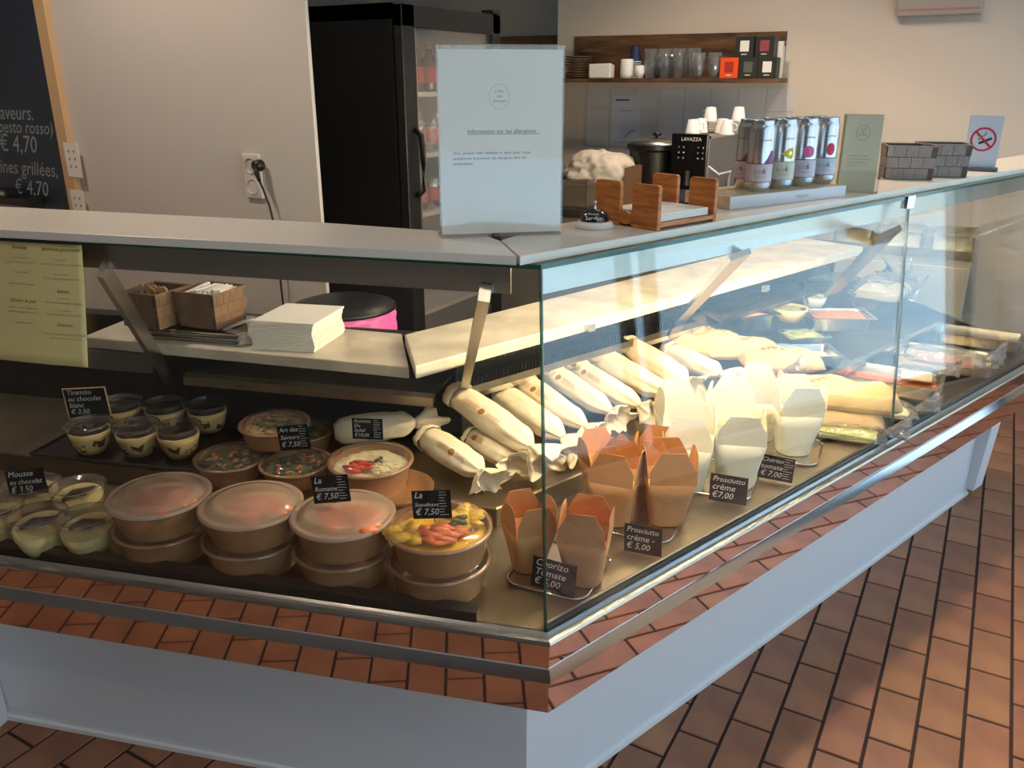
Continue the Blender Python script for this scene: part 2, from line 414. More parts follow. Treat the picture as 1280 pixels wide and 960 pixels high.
for k, (vis, sz, x, y) in enumerate(cand):
    if vis and k < 300:
        put('tile', tme, fl, loc=(x, y, random.uniform(-0.0006, 0.0003)))
    else:
        rest.add([Vector(v) + Vector((x, y, 0)) for v in tm.v], tm.f)
tag(rest.build('tile', terracotta, fl), kind='stuff')
# walls
wb = MB().box(XW, FACADE_X + 0.2, YB, YB + 0.15, -0.1, 2.9).build('wall_back', wall_paint); tag(wb, kind='structure')
tag(MB().box(-4.6, XW + 0.3, 4.95, 5.1, -0.1, 2.9).build('wall_recess', wall_grey), kind='structure')
tag(MB().box(-4.75, -4.6, -2.6, 5.1, -0.1, 2.9).build('wall_left', wall_paint), kind='structure')
tag(MB().box(-4.6, FACADE_X + 0.2, -2.75, -2.6, -0.1, 2.9).build('wall_front', wall_grey), kind='structure')
wp = MB().box(-4.6, -1.998, 2.2, 2.215, -0.1, 2.9).build('wall_partition', wall_white); tag(wp, kind='structure')
tag(MB().box(-4.75, FACADE_X + 0.2, -2.75, 5.1, 2.9, 3.05).build('ceiling', ceil_paint), kind='structure')
tag(MB().box(XW, FACADE_X, YB - 0.012, YB, 0, 0.07).build('baseboard_back', brushed), kind='structure')
# street facade on the right, with its windows
fw = MB()
fw.box(FACADE_X, FACADE_X + 0.2, -2.6, 4.5, -0.1, 0.12); fw.box(FACADE_X, FACADE_X + 0.2, -2.6, 4.5, 2.5, 2.9)
fw.box(FACADE_X, FACADE_X + 0.2, -2.6, -1.2, 0.12, 2.5); fw.box(FACADE_X, FACADE_X + 0.2, 4.36, 4.5, 0.12, 2.5)
tag(fw.build('wall_facade', wall_white), kind='structure')
for i, (y0, y1) in enumerate(((-1.2, 0.55), (0.62, 2.4), (2.47, 4.36))):
    w_ = MB(); x0, x1 = FACADE_X + 0.04, FACADE_X + 0.1
    w_.box(x0, x1, y0, y0 + 0.05, 0.12, 2.5).box(x0, x1, y1 - 0.05, y1, 0.12, 2.5).box(x0, x1, y0, y1, 0.12, 0.17).box(x0, x1, y0, y1, 2.45, 2.5).box(x0, x1, y0, y1, 1.9, 1.94)
    wo = w_.build('window_%d' % (i + 1), dark_rail); tag(wo, kind='structure')
    MB().box(FACADE_X + 0.068, FACADE_X + 0.074, y0 + 0.05, y1 - 0.05, 0.17, 2.45).build('pane', window_glass, wo)
tag(MB().box(FACADE_X + 0.2, 30, -25, 35, -0.25, -0.12).build('pavement', pavement), kind='structure')
for a_ in DOWN:
    d0 = thing('ceiling_downlight', 'round recessed ceiling downlight, out of view at (%.1f, %.1f) metres from the camera' % (a_[0], a_[1]), 'light', (a_[0], a_[1], 2.885), group='ceiling downlights')
    d0['label'] = 'round recessed ceiling downlight ' + {0.75: 'over the tiled floor right of the counter', -1.1: 'over the back counter', -0.2: 'over the far end of the counter', -2.6: 'in front of the blackboard wall', 0.3: 'above the customer side', -1.4: 'behind the camera on the left'}[a_[0]]
    MB().lathe([(0.055, 0), (0.055, 0.012), (0.042, 0.012)], 24).build('trim_ring', chrome, d0)
    MB().lathe([(0.0001, 0.013), (0.042, 0.013)], 24).build('diffuser', down_glow, d0)
op = MB().box(13, 13.4, -20, 30, -0.12, 7).build('wall_opposite', facade_m); tag(op, kind='structure')
# splashback panels on the back wall
zt = 1.43
xs = [-0.935 - 0.1415 * k for k in range(0, 9)]
for k in range(8):
    for z1, z0 in ((zt, 1.322), (1.32, 1.12), (1.118, 0.92)):
        MB().box(-0.0695, 0.0695, -0.004, 0, -(z1 - z0) / 2 + 0.001, (z1 - z0) / 2 - 0.001).build('wall_tile', splash, wb, loc=(xs[k] - 0.0707, YB - 0.0, (z0 + z1) / 2))

# ================================================================== DISPLAY COUNTER
case = thing('display_counter', 'refrigerated glass delicatessen counter turning an obtuse corner, white base and mirror steel band', 'display case', G)
SR, SL = 2.40, 1.80
def two(name, prof, mt, s1R=SR, s1L=SL, **k):
    for wg, s1 in (('L', s1L), ('R', s1R)): fixn(sweep(prof, wg, s1).build(name, mt, case, **k))
two('base_panel', [(0.113, 0.0), (0.113, 0.405), (0.125, 0.405), (0.125, 0.0)], panel_white, 2.3, 1.36)
two('base_trim', [(0.106, 0.0), (0.106, 0.012), (0.113, 0.014), (0.113, 0.0)], white_gloss, 2.3, 1.36)
two('bottom_plate', [(-0.016, 0.399), (-0.016, 0.403), (0.75, 0.43), (0.75, 0.42)], dull_steel)
two('mirror_panel', [(-0.0170, 0.398), (-0.0170, 0.545), (-0.010, 0.545), (-0.0100, 0.398)], mirror_steel)
two('steel_strip', [(-0.0168, 0.467), (-0.0265, 0.469), (-0.0195, 0.4935), (-0.0168, 0.495)], chrome, bevel=0.0)
two('bottom_rail', [(-0.020, 0.543), (-0.0225, 0.5475), (-0.020, 0.552), (-0.014, 0.5535), (-0.009, 0.556), (-0.004, 0.560), (-0.003, 0.556), (0.001, 0.552), (0.010, 0.552), (0.010, 0.543)], brushed)
fixn(sweep([(0.009, 0.552), (0.009, 0.566), (0.013, 0.568), (0.016, 0.566), (0.016, 0.552)], 'R', SR).build('inner_rail', dark_rail, case))
fixn(sweep([(0.009, 0.552), (0.009, 0.570), (0.030, 0.576), (0.032, 0.552)], 'L', SL, 0.13).build('price_rail', dark_rail, case))
# glass
gp = [(0.0, 0.553), (0.055, 1.193), (0.0605, 1.193), (0.0055, 0.553)]
SEAM = 1.29
fixn(sweep(gp, 'L', SL).build('front_glass', glass, case))
fixn(sweep(gp, 'R', SEAM - 0.0015).build('front_glass', glass, case))
fixn(sweep(gp, 'R', SR, SEAM + 0.0015).build('front_glass', glass, case))
ge = [(-0.0004, 0.553), (0.0546, 1.193), (0.0609, 1.193), (0.0059, 0.553)]
fixn(sweep(ge, 'R', SEAM + 0.0014, SEAM - 0.0014).build('glass_joint', mat('joint_line', rgb(70, 90, 88), 0.3), case))
MB().tube([wR(0.004, 0.006, 0.553) - G, wR(0.032, 0.06, 1.193) - G], 0.0032, 6).build('corner_joint', clear('corner_seal', (0.25, 0.42, 0.34, 1), 1.5, haze=0.25, hazecol=(0.2, 0.3, 0.25, 1)), case)
fixn(sweep([(0.050, 1.17), (0.050, 1.2), (0.066, 1.2), (0.066, 1.17)], 'R', SEAM + 0.02, SEAM - 0.02).build('glass_clip', chrome, case))
# top glass (green edge), hanging steel profile
two('top_glass', [(0.056, 1.1935), (0.056, 1.1995), (0.235, 1.1995), (0.235, 1.1935)], clear('top_glass_m', (0.80, 0.93, 0.88, 1), 1.5, haze=0.05, hazecol=(0.1, 0.3, 0.25, 1)))
two('glass_green_edge', [(0.0545, 1.1925), (0.0545, 1.2), (0.0559, 1.2), (0.0559, 1.1925)], mat('green_edge', rgb(30, 84, 70), 0.15, coat=0.5))
fixn(sweep([(0.085, 1.142), (0.085, 1.186), (0.089, 1.190), (0.125, 1.190), (0.125, 1.186), (0.091, 1.184), (0.091, 1.142)], 'L', SL, 0.085).build('top_profile', brushed, case))
fixn(sweep([(0.085, 1.142), (0.085, 1.186), (0.089, 1.190), (0.125, 1.190), (0.125, 1.186), (0.091, 1.184), (0.091, 1.142)], 'R', 2.2, 0.06).build('top_profile', brushed, case))
# case lamp: tube behind the top profile of the right wing
MB().tube([wR(0.22, 0.135, 1.160) - G, wR(1.70, 0.135, 1.160) - G], 0.011, 10).build('lamp_tube', lamp_glow, case)
fixn(sweep([(0.122, 1.176), (0.122, 1.186), (0.148, 1.186), (0.148, 1.176)], 'R', 1.74, 0.18).build('lamp_housing', brushed, case))
# end glass of the right wing, end panel of the body
e0, e1, e2, e3 = wR(SR, 0.004, 0.56) - G, wR(SR, 0.62, 0.56) - G, wR(SR, 0.52, 1.19) - G, wR(SR, 0.056, 1.19) - G
MB().add([e0, e1, e2, e3] + [v + dR * 0.006 for v in (e0, e1, e2, e3)], [(0, 1, 2, 3), (7, 6, 5, 4), (0, 4, 5, 1), (1, 5, 6, 2), (2, 6, 7, 3), (3, 7, 4, 0)]).build('end_glass', glass, case)
fixn(sweep([(-0.017, 0.395), (-0.016, 0.555), (0.72, 0.72), (0.72, 0.0), (0.2, 0.0), (0.13, 0.06), (0.085, 0.3)], 'R', SR + 0.015, SR).build('end_panel', brushed, case))
fixn(sweep([(0.085, 0.03), (0.06, 0.40), (0.12, 0.40), (0.12, 0.03)], 'R', 2.36, 2.28).build('corner_post', panel_white, case))
fixn(sweep([(-0.10, 0.0), (-0.15, 0.42), (0.11, 0.42), (0.11, 0.0)], 'L', 1.42, 1.352).build('side_plinth', panel_white, case))
# decks, riser, rear ledge, evaporator, back
two('front_deck', [(0.012, 0.540), (0.012, 0.5525), (0.36, 0.5525), (0.36, 0.540)], dull_steel)
two('raised_deck', [(0.345, 0.5526), (0.345, 0.597), (0.348, 0.60), (0.70, 0.60), (0.70, 0.5526)], dull_steel)
RR = [(0.70, 0.55), (0.70, 0.70), (0.735, 0.735), (0.76, 0.735), (0.76, 0.55)]
fixn(sweep(RR, 'L', SL).build('rear_riser', blackdull, case)); fixn(sweep(RR, 'R', 1.35).build('rear_riser', blackdull, case)); fixn(sweep(RR, 'R', SR, 1.352).build('rear_riser', dull_steel, case))
fixn(sweep([(0.585, 0.722), (0.583, 0.746), (0.60, 0.752), (0.76, 0.755), (0.76, 0.748), (0.60, 0.744), (0.592, 0.722)], 'L', 1.08, 0.395).build('rear_ledge', brushed, case))
fixn(sweep([(0.66, 0.716), (0.655, 0.732), (0.675, 0.742), (0.76, 0.748), (0.76, 0.738), (0.67, 0.716)], 'R', 1.30, 0.36).build('rear_ledge', chrome, case))
fixn(sweep([(0.66, 0.716), (0.655, 0.732), (0.675, 0.742), (0.76, 0.748), (0.76, 0.738), (0.67, 0.716)], 'R', 2.3, 1.42).build('rear_ledge', dull_steel, case))
two('evaporator_grille', [(0.76, 0.55), (0.755, 0.842), (0.80, 0.842), (0.80, 0.45)], blackdull, 2.3)
grl = MB()
for k in range(70):
    s_ = 0.42 + k * 0.013
    sweep([(0.7525, 0.765), (0.7525, 0.800), (0.756, 0.800), (0.756, 0.765)], 'R', s_ + 0.004, s_, mb=grl)
tag(fixn(grl.build('grille_fin', dark_rail, case)), kind='stuff')
two('back_panel', [(0.80, 0.0), (0.80, 0.84), (0.815, 0.84), (0.815, 0.0)], dark_rail, 2.3)
# marble shelves (one slab on each wing)
def slabpoly(name, mt, pts, z0, z1, parent=case, bevel=0.003):
    return fixn(MB().prism([(p.x - G.x, p.y - G.y) for p in pts], z0, z1).build(name, mt, parent, bevel=bevel))
mL = [wL(0.40, 0.50, .83), at(502, 418, .86), wL(0.50, 0.80, .86), wL(1.30, 0.80, .86), wL(1.30, 0.50, .86)]
slabpoly('marble_slab', marble, [at(511, 459, .86), at(502, 417, .86), wL(1.30, 0.76, .86), wL(1.30, 0.50, .86)], 0.832, 0.860)
slabpoly('marble_slab', marble, [at(519, 458, .882), at(506, 418, .882), wR(2.2, 0.87, 0), wR(2.2, 0.60, 0)], 0.852, 0.882)
for px, py in ((442, 463), (240, 440)):
    p = at(px, py, 0.835); MB().box(-0.012, 0.012, -0.004, 0.01, -0.006, 0.012).build('slab_clip', dull_steel, case, loc=p - G, rz=AZL)
for px, py in ((647, 427), (739, 411), (958, 362)):
    p = at(px, py, 0.862); MB().box(-0.012, 0.012, -0.004, 0.01, -0.006, 0.012).build('slab_clip', brushed, case, loc=p - G, rz=AZR)
# slanted posts carrying the top
def bar(a, b, w, t, mt, side):
    a = Vector(a) - G; b = Vector(b) - G; ax = (b - a).normalized(); sd = (side - ax * side.dot(ax)).normalized(); n_ = ax.cross(sd)
    vs = [p + sd * i * w / 2 + n_ * j * t / 2 for p in (a, b) for i, j in ((-1, -1), (1, -1), (1, 1), (-1, 1))]
    fixn(MB().add(vs, [(0, 1, 2, 3), (4, 5, 6, 7), (0, 1, 5, 4), (1, 2, 6, 5), (2, 3, 7, 6), (3, 0, 4, 7)]).build('post', mt, case))
bar(at(606, 366, 1.145), at(580, 486, 0.735), 0.020, 0.03, brushed, -dL)
bar(at(128, 336, 1.145), at(212, 474, 0.745), 0.012, 0.035, brushed, -dL)
bar(at(925, 318, 1.14), at(848, 403, 0.735), 0.045, 0.012, acrylic if False else brushed, dR)
bar(at(1112, 290, 1.14), at(1040, 366, 0.80), 0.055, 0.012, brushed, dR)
# front divider bar among the pans of the right wing
bar(at(985, 492, 0.63), at(1175, 405, 0.63), 0.012, 0.02, brushed, Vector((0, 0, 1)))

# white counter top: two boards meeting in a seam
def topboard(name, pts, label, cat='counter top'):
    c = Vector((sum(p.x for p in pts) / len(pts), sum(p.y for p in pts) / len(pts), 1.2))
    o = fixn(MB().prism([(p.x - c.x, p.y - c.y) for p in pts], 0, 0.015).build(name, laminate, loc=c, bevel=0.0012))
    return tag(o, label, cat)
zT = 1.215
topboard('counter_top', [at(645.5, 320, zT), at(624.5, 300.5, zT), at(600, 292, zT), at(401, 278, zT), wL(1.5, 0.33, 0), wL(1.5, 0.078 + 0.0, 0)], 'white laminate counter top board over the left wing of the glass counter')
topboard('counter_top', [at(650, 320.3, zT), at(626.5, 300, zT), wR(0.24, 0.256, 0), wR(2.8, 0.256, 0), wR(2.8, 0.073, 0)], 'white laminate counter top board over the long right wing of the glass counter')
ZT = 1.2155

# ================================================================== THINGS ON THE COUNTER TOP
# --- allergen notice in a clear stand
a0, a1 = at(551, 298, ZT), at(702, 293, ZT)
w_ = (a1 - a0).length; rz = math.atan2((a1 - a0).y, (a1 - a0).x)
hgt = 0.0
for k in range(400):
    q = (a0 + a1) / 2 + Vector((0, 0, k * 0.001)); v = q - Vector((0, 0, CAM_H))
    if 480 + CAM_F * v.dot(d_) / v.dot(f_) <= 57: hgt = k * 0.001; break
t = thing('allergen_notice', 'tall white allergen notice in a clear upright stand at the counter corner', 'sign', (a0 + a1) / 2, rz)
MB().box(-w_ / 2 + 0.003, w_ / 2 - 0.003, 0.0015, 0.0022, 0.006, hgt - 0.006).build('paper_sheet', paper_white, t)
fr = MB().box(-w_ / 2, w_ / 2, -0.0022, -0.0002, 0.0, hgt); fr.box(-w_ / 2, w_ / 2, 0.0035, 0.0050, 0.0, hgt); fr.box(-w_ / 2, w_ / 2, -0.0, 0.06, 0, 0.0025)
fr.build('clear_holder', acrylic, t)
MB().box(-w_ / 2, w_ / 2, -0.0022, 0.005, hgt, hgt + 0.0014).build('top_edge', mat('holder_edge', rgb(150, 140, 128), 0.3), t)
px2m = hgt / 240.0
def on_sheet(px, py): return (-w_ / 2 + (px - 547) / 155.0 * w_, hgt - (py - 57) * px2m)
x_, z_ = on_sheet(583, 163); lettering(t, 'Information sur les allergènes', 0.0098, ink, (x_, 0.0012, z_))
MB().box(x_, x_ + 0.115 * w_ / 0.2, 0.001, 0.0014, z_ - 0.0018, z_ - 0.0011).build('underline', ink, t)
x_, z_ = on_sheet(565, 189); lettering(t, 'Vous  pouvez  vous  adresser  à  nous  pour  toute\nquestion sur la présence des allergènes dans nos\npréparations.', 0.0064, ink, (x_, 0.0012, z_), line=1.35)
x_, z_ = on_sheet(622, 118)
MB().lathe([(0.0168, 0), (0.0172, 0), (0.0172, 0.0004), (0.0168, 0.0004)], 40, T=Matrix.Translation((x_, 0.0011, z_)) @ Matrix.Rotation(PI / 2, 4, 'X') @ Matrix.Diagonal((1, 1.15, 1, 1))).build('round_emblem', ink_pale, t)
lettering(t, 'L’Art\ndes\nSaveurs', 0.0075, ink_pale, (x_, 0.0012, z_ + 0.006), 'CENTER', 0.3, name='emblem_lettering')

# --- service bell
b = at(743, 284, ZT)
t = thing('service_bell', 'small black call bell on a white base beside the bamboo holder', 'bell', b, math.radians(20))
MB().lathe([(0.0001, 0.012), (0.030, 0.012), (0.0345, 0.008), (0.036, 0.0), (0.0001, 0.0)], 36).build('base', white_gloss, t, 'all')
MB().lathe([(0.0265, 0.012), (0.0268, 0.017), (0.0235, 0.026), (0.014, 0.0325), (0.0001, 0.034)], 36).build('dome', mat('bell_black', rgb(22, 22, 24), 0.2, coat=0.5), t, 'all')
MB().lathe([(0.004, 0.033), (0.003, 0.037), (0.0018, 0.040), (0.0018, 0.043), (0.0042, 0.045), (0.003, 0.049), (0.0001, 0.0495)], 16).build('plunger', chrome, t, 'all')
lettering(t, 'Service', 0.0105, paper_white, (0.0, -0.0262, 0.017), 'CENTER')
lettering(t, 'Discover', 0.0055, paper_white, (0.0, -0.0245, 0.0262), 'CENTER', name='small_lettering')

# --- bamboo napkin holder
c0 = at(821, 289, ZT)
t = thing('napkin_holder', 'orange bamboo napkin holder with four upright corner cheeks on the counter top', 'napkin holder', c0 + dR * 0.0, AZR)
# local x runs along the right wing, y inwards
Wd, Dp, Hh, th = 0.178, 0.155, 0.080, 0.010
MB().box(0, Wd, 0, Dp, 0.004, 0.013).build('base_board', bamboo, t, bevel=0.002)
def cheek(x0, x1, y0, y1):
    # upright board with rounded top corners in the x-z or y-z plane
    mb = MB(); L_ = max(x1 - x0, y1 - y0); r = 0.006; pts = [(0, 0), (L_, 0)]
    for k in range(5): a = PI / 2 * k / 4; pts.append((L_ - r + r * math.cos(a), Hh - r + r * math.sin(a)))
    for k in range(5): a = PI / 2 + PI / 2 * k / 4; pts.append((r + r * math.cos(a), Hh - r + r * math.sin(a)))
    if x1 - x0 > y1 - y0: T = Matrix.Translation((x0, y1, 0)) @ Matrix.Rotation(PI / 2, 4, 'X'); th_ = y1 - y0
    else: T = Matrix.Translation((x0, y0, 0)) @ Matrix.Rotation(PI / 2, 4, 'Z') @ Matrix.Rotation(PI / 2, 4, 'X'); th_ = x1 - x0
    mb.prism(pts, 0, th_, T=T); return fixn(mb.build('cheek', bamboo, t, bevel=0.0012))
cheek(0, th, 0, 0.062); cheek(0, th, 0.092, Dp)
cheek(Wd - th, Wd, 0, 0.062); cheek(Wd - th, Wd, 0.092, Dp)
MB().box(th, Wd - th, Dp - 0.012, Dp - 0.003, 0.013, 0.024).build('side_rail', bamboo, t)
MB().lathe([(0.0001, 0), (0.012, 0), (0.012, 0.006), (0.0001, 0.006)], 20, T=Matrix.Translation((-0.004, 0.074, 0.016)) @ Matrix.Rotation(PI / 2, 4, 'Y')).build('hinge_disc', bamboo, t)
n0 = thing('paper_napkins', 'thin pile of white paper napkins lying in the bamboo holder', 'napkins', c0 + dR * 0.089 + iR * 0.074 + Vector((0, 0, 0.0135)), AZR)
for k in range(4):
    MB().box(-0.072 + 0.001 * k, 0.072, -0.066, 0.062 - 0.001 * k, 0.0035 * k, 0.0035 * k + 0.0032).build('napkin', paper_white, n0, bevel=0.001)

# --- plank with drink cans
bx = at(912, 262, ZT); bx2 = at(1056, 246, ZT)
ax = (bx2 - bx); Lb = ax.length; rzb = math.atan2(ax.y, ax.x)
t = thing('can_display_plank', 'pale chipboard plank with a white front carrying the drink cans', 'display stand', bx, rzb)
HB = 0.026
MB().box(0, Lb, 0.002, 0.135, 0, HB).build('plank', mat('chipboard', rgb(214, 196, 160), 0.8, col2=rgb(190, 168, 128), vscale=60), t, bevel=0.001)
MB().box(0, Lb, 0, 0.002, 0, HB).build('front_board', laminate_edge, t)
lettering(t, 'MAISON', 0.011, ink_pale, (Lb * 0.60, -0.0003, 0.009), 'CENTER')
CH, CR = 0.150, 0.0275
def can_proto(n, fruit, bandcol, line_col):
    c = thing('drink_can', '', 'can', (0, 0, 0))
    body = MB(); pr_ = [(0.0001, 0.004), (0.018, 0.003), (0.0205, 0.0), (0.0235, 0.004), (CR, 0.012), (CR, CH - 0.018), (0.0255, CH - 0.012), (0.0235, CH - 0.006), (0.0240, CH - 0.002), (0.0228, CH), (0.0215, CH - 0.004), (0.0001, CH - 0.005)]
    body.lathe(pr_, 32); body.build('can_body', alu, c, True)
    MB().lathe([(CR + 0.0004, 0.022), (CR + 0.0004, 0.060)], 32).build('label_band', bandcol, c, 'all')
    MB().lathe([(CR + 0.0006, 0.0212), (CR + 0.0006, 0.0226)], 32).build('label_line', line_col, c); MB().lathe([(CR + 0.0006, 0.0598), (CR + 0.0006, 0.0614)], 32).build('label_line', line_col, c)
    def patch(name, cx, cz, w, h, mt, pts=None, lift=0.0008):
        mb = MB(); nseg = 10; ring = []
        shp = pts or [(math.cos(2 * PI * k / 16), math.sin(2 * PI * k / 16)) for k in range(16)]
        for (u, v) in [(0, 0)] + list(shp):
            xx = cx + u * w; a = -PI / 2 + xx / CR; ring.append(((CR + lift) * math.cos(a), (CR + lift) * math.sin(a), cz + v * h))
        m_ = len(ring) - 1
        mb.add(ring, [(0, 1 + k, 1 + (k + 1) % m_) for k in range(m_)]); return mb.build(name, mt, c)
    if fruit == 'plum': patch('fruit_print', 0.022, 0.072, 0.012, 0.016, purple, [(1, .9), (.3, 1), (-.2, .3), (-1, -.6), (-.6, -.75), (0, -.72), (1, -.7)])
    if fruit == 'lemon': patch('fruit_print', 0.010, 0.079, 0.015, 0.013, yellow_p, [(1, .2), (.8, .9), (.2, .8), (-.5, .2), (-1, 0), (-.5, -.4), (.2, -.9), (.8, -1), (1, -.3)])
    if fruit == 'berry': patch('fruit_print', 0.010, 0.078, 0.013, 0.013, pink_p)
    if fruit == 'apple': patch('fruit_print', 0.013, 0.080, 0.010, 0.014, red_p)
    def wraptext(s_, size, x, z, mt, name):
        vs, fs = text_geo(s_, size, 'CENTER'); mb = MB()
        mb.add([((CR + 0.0009) * math.cos(-PI / 2 + (x + v.x) / CR), (CR + 0.0009) * math.sin(-PI / 2 + (x + v.x) / CR), z + v.y) for v in vs], fs); mb.build(name, mt, c)
    wraptext('b.n', 0.014, -0.002, 0.040, ink_pale, 'lettering'); wraptext('6', 0.017, 0.011, 0.040, ink, 'numeral')
    wraptext('boisson bio', 0.005, 0.004, 0.032, ink_pale, 'small_lettering'); wraptext('eau de fruits', 0.0055, 0.010, 0.108, ink, 'slogan')
    return c
fr_ = ['plum', 'lemon', 'berry', 'apple']
lbl = {'plum': 'slim silver drink can with a purple fruit print, nearest on the plank', 'lemon': 'slim silver drink can with a yellow lemon print, second in the front row',
       'berry': 'slim silver drink can with a round pink fruit print, third in the front row', 'apple': 'slim silver drink can with a red fruit print, farthest in the front row'}
p0 = at(946, 239, ZT + HB); p3 = at(1026, 229, ZT + HB)
for k, fn in enumerate(fr_):
    pos = p0.lerp(p3, k / 3.0); pos.z = ZT + HB + 0.0002
    face = math.atan2(pos.y, pos.x) - PI / 2
    c = can_proto(0, fn, mat('label_' + fn, {'plum': rgb(206, 190, 196), 'lemon': rgb(212, 208, 190), 'berry': rgb(206, 196, 208), 'apple': rgb(200, 206, 216)}[fn], 0.4), maroon if fn != 'lemon' else mat('ochre', rgb(200, 160, 70), 0.5))
    c.location = pos; c.rotation_euler = (0, 0, face); c['label'] = lbl[fn]; c['group'] = 'drink cans on the plank'
    b2 = copy_tree(c); b2.location = pos + iR * 0.052 + dR * 0.034; b2.rotation_euler = (0, 0, face + (0.5 if k else -0.9))
    b2['label'] = 'slim silver drink can in the back row behind the %s one' % {'plum': 'purple', 'lemon': 'yellow', 'berry': 'pink', 'apple': 'red'}[fn]

# --- menu leaflets in a clear rack
q = at(1068, 240, ZT)
t = thing('leaflet_rack', 'small clear acrylic leaflet rack standing left of the woven baskets', 'leaflet rack', q, math.radians(2))
rk = MB(); rk.box(-0.045, 0.052, -0.018, -0.016, 0, 0.052); rk.box(-0.045, 0.052, 0.016, 0.018, 0, 0.09); rk.box(0.050, 0.052, -0.018, 0.018, 0, 0.052); rk.box(-0.045, 0.052, -0.018, 0.018, 0, 0.002)
rk.build('holder', acrylic, t)
t = thing('menu_leaflet', 'tall pale yellow menu leaflet with a round emblem in the clear rack', 'leaflet', q + Vector((0, 0.0, 0.0025)), math.radians(2))
for k, (x0, mt_) in enumerate(((-0.046, paper_yellow), (-0.041, paper_cream), (-0.038, paper_cream))):
    MB().box(x0, 0.043, 0.006 - 0.005 * k, 0.0066 - 0.005 * k, 0, 0.178 - 0.001 * k).build('sheet', mt_, t)
MB().lathe([(0.0152, 0), (0.0157, 0), (0.0157, 0.0003), (0.0152, 0.0003)], 36, T=Matrix.Translation((0.002, -0.0046, 0.136)) @ Matrix.Rotation(PI / 2, 4, 'X') @ Matrix.Diagonal((1, 1.1, 1, 1))).build('round_emblem', ink, t)
lettering(t, 'L’Art\ndes\nSaveurs', 0.0062, ink_pale, (0.002, -0.0048, 0.142), 'CENTER', 0.3, name='emblem_lettering')
lettering(t, 'Commandes en ligne\nou sur place au comptoir\nLivraison tous les jours\nde 9h à 14h', 0.0052, ink_pale, (-0.026, -0.0048, 0.082), line=1.5)

# --- woven baskets
strapm = {}
def basket(name, label, pos, rz, L_, D_, H_, nx, ny, nz, mt, group, fill=None, taper=0.94):
    t = thing(name, label, 'basket', pos, rz, group)
    def P3(u, v, z, off=0):   # u,v in -1..1
        k = taper + (1 - taper) * z / H_
        return Vector((u * (L_ / 2 * k + off), v * (D_ / 2 * k + off), z))
    core = MB(); th = 0.003
    for (u0, v0, u1, v1) in ((-1, -1, 1, -1), (1, -1, 1, 1), (1, 1, -1, 1), (-1, 1, -1, -1)):
        a = [P3(u0, v0, 0.001), P3(u1, v1, 0.001), P3(u1, v1, H_), P3(u0, v0, H_)]
        b_ = [P3(u0, v0, 0.001, -th), P3(u1, v1, 0.001, -th), P3(u1, v1, H_, -th), P3(u0, v0, H_, -th)]
        core.add(a + b_, [(0, 1, 2, 3), (7, 6, 5, 4), (3, 2, 6, 7)])
    core.box(-L_ / 2 * taper, L_ / 2 * taper, -D_ / 2 * taper, D_ / 2 * taper, 0, 0.003)
    core.build('basket_core', weave_dark, t)
    for (u0, v0, u1, v1, n_) in ((-1, -1, 1, -1, nx), (1, -1, 1, 1, ny), (-1, 1, -1, -1, ny)):
        for r_i in range(nz):
            for c_i in range(n_):
                offx = 0.5 if r_i % 2 else 0.0
                f0 = max(0, (c_i + offx - 0.5) / n_); f1 = min(1, (c_i + offx + 0.5) / n_)
                if f1 - f0 < 0.02: continue
                z0 = 0.001 + H_ * r_i / nz; z1 = H_ * (r_i + 1) / nz - 0.0008
                o0, o1 = (0.0012, 0.0028) if (c_i + r_i) % 2 else (0.0020, 0.0016)
                lerp = lambda f: (u0 + (u1 - u0) * f, v0 + (v1 - v0) * f)
                (ua, va), (ub, vb) = lerp(f0 + 0.006), lerp(f1 - 0.006)
                vs = [P3(ua, va, z0, 0), P3(ub, vb, z0, 0), P3(ub, vb, z1, 0), P3(ua, va, z1, 0), P3(ua, va, z0, o0), P3(ub, vb, z0, o1), P3(ub, vb, z1, o1), P3(ua, va, z1, o0)]
                MB().add(vs, [(4, 5, 6, 7), (0, 1, 5, 4), (1, 2, 6, 5), (2, 3, 7, 6), (3, 0, 4, 7)]).build('weave_strip', mt, t)
    rim = MB()
    rim.tube([P3(-1, -1, H_, 0.001), P3(1, -1, H_, 0.001), P3(1, 1, H_, 0.001), P3(-1, 1, H_, 0.001), P3(-1, -1, H_, 0.001)], 0.0022, 6); rim.build('rim', mt, t)
    return t
bq = at(1102, 229, ZT) ; br = at(1210, 228, ZT)
bm_ = at(1133, 231, ZT)
basket('woven_basket', 'grey woven strap basket on the counter top, the nearer of two', at(1116, 222, ZT) + Vector((0.028, 0.02, 0)), AZR - 0.95, 0.125, 0.105, 0.088, 4, 4, 3, weave, 'grey woven baskets on the counter top')
basket('woven_basket', 'grey woven strap basket on the counter top, the farther one beside the no smoking sign', at(1172, 220, ZT) + Vector((0.0, 0.02, 0)), AZR - 0.95, 0.125, 0.105, 0.088, 4, 4, 3, weave, 'grey woven baskets on the counter top')

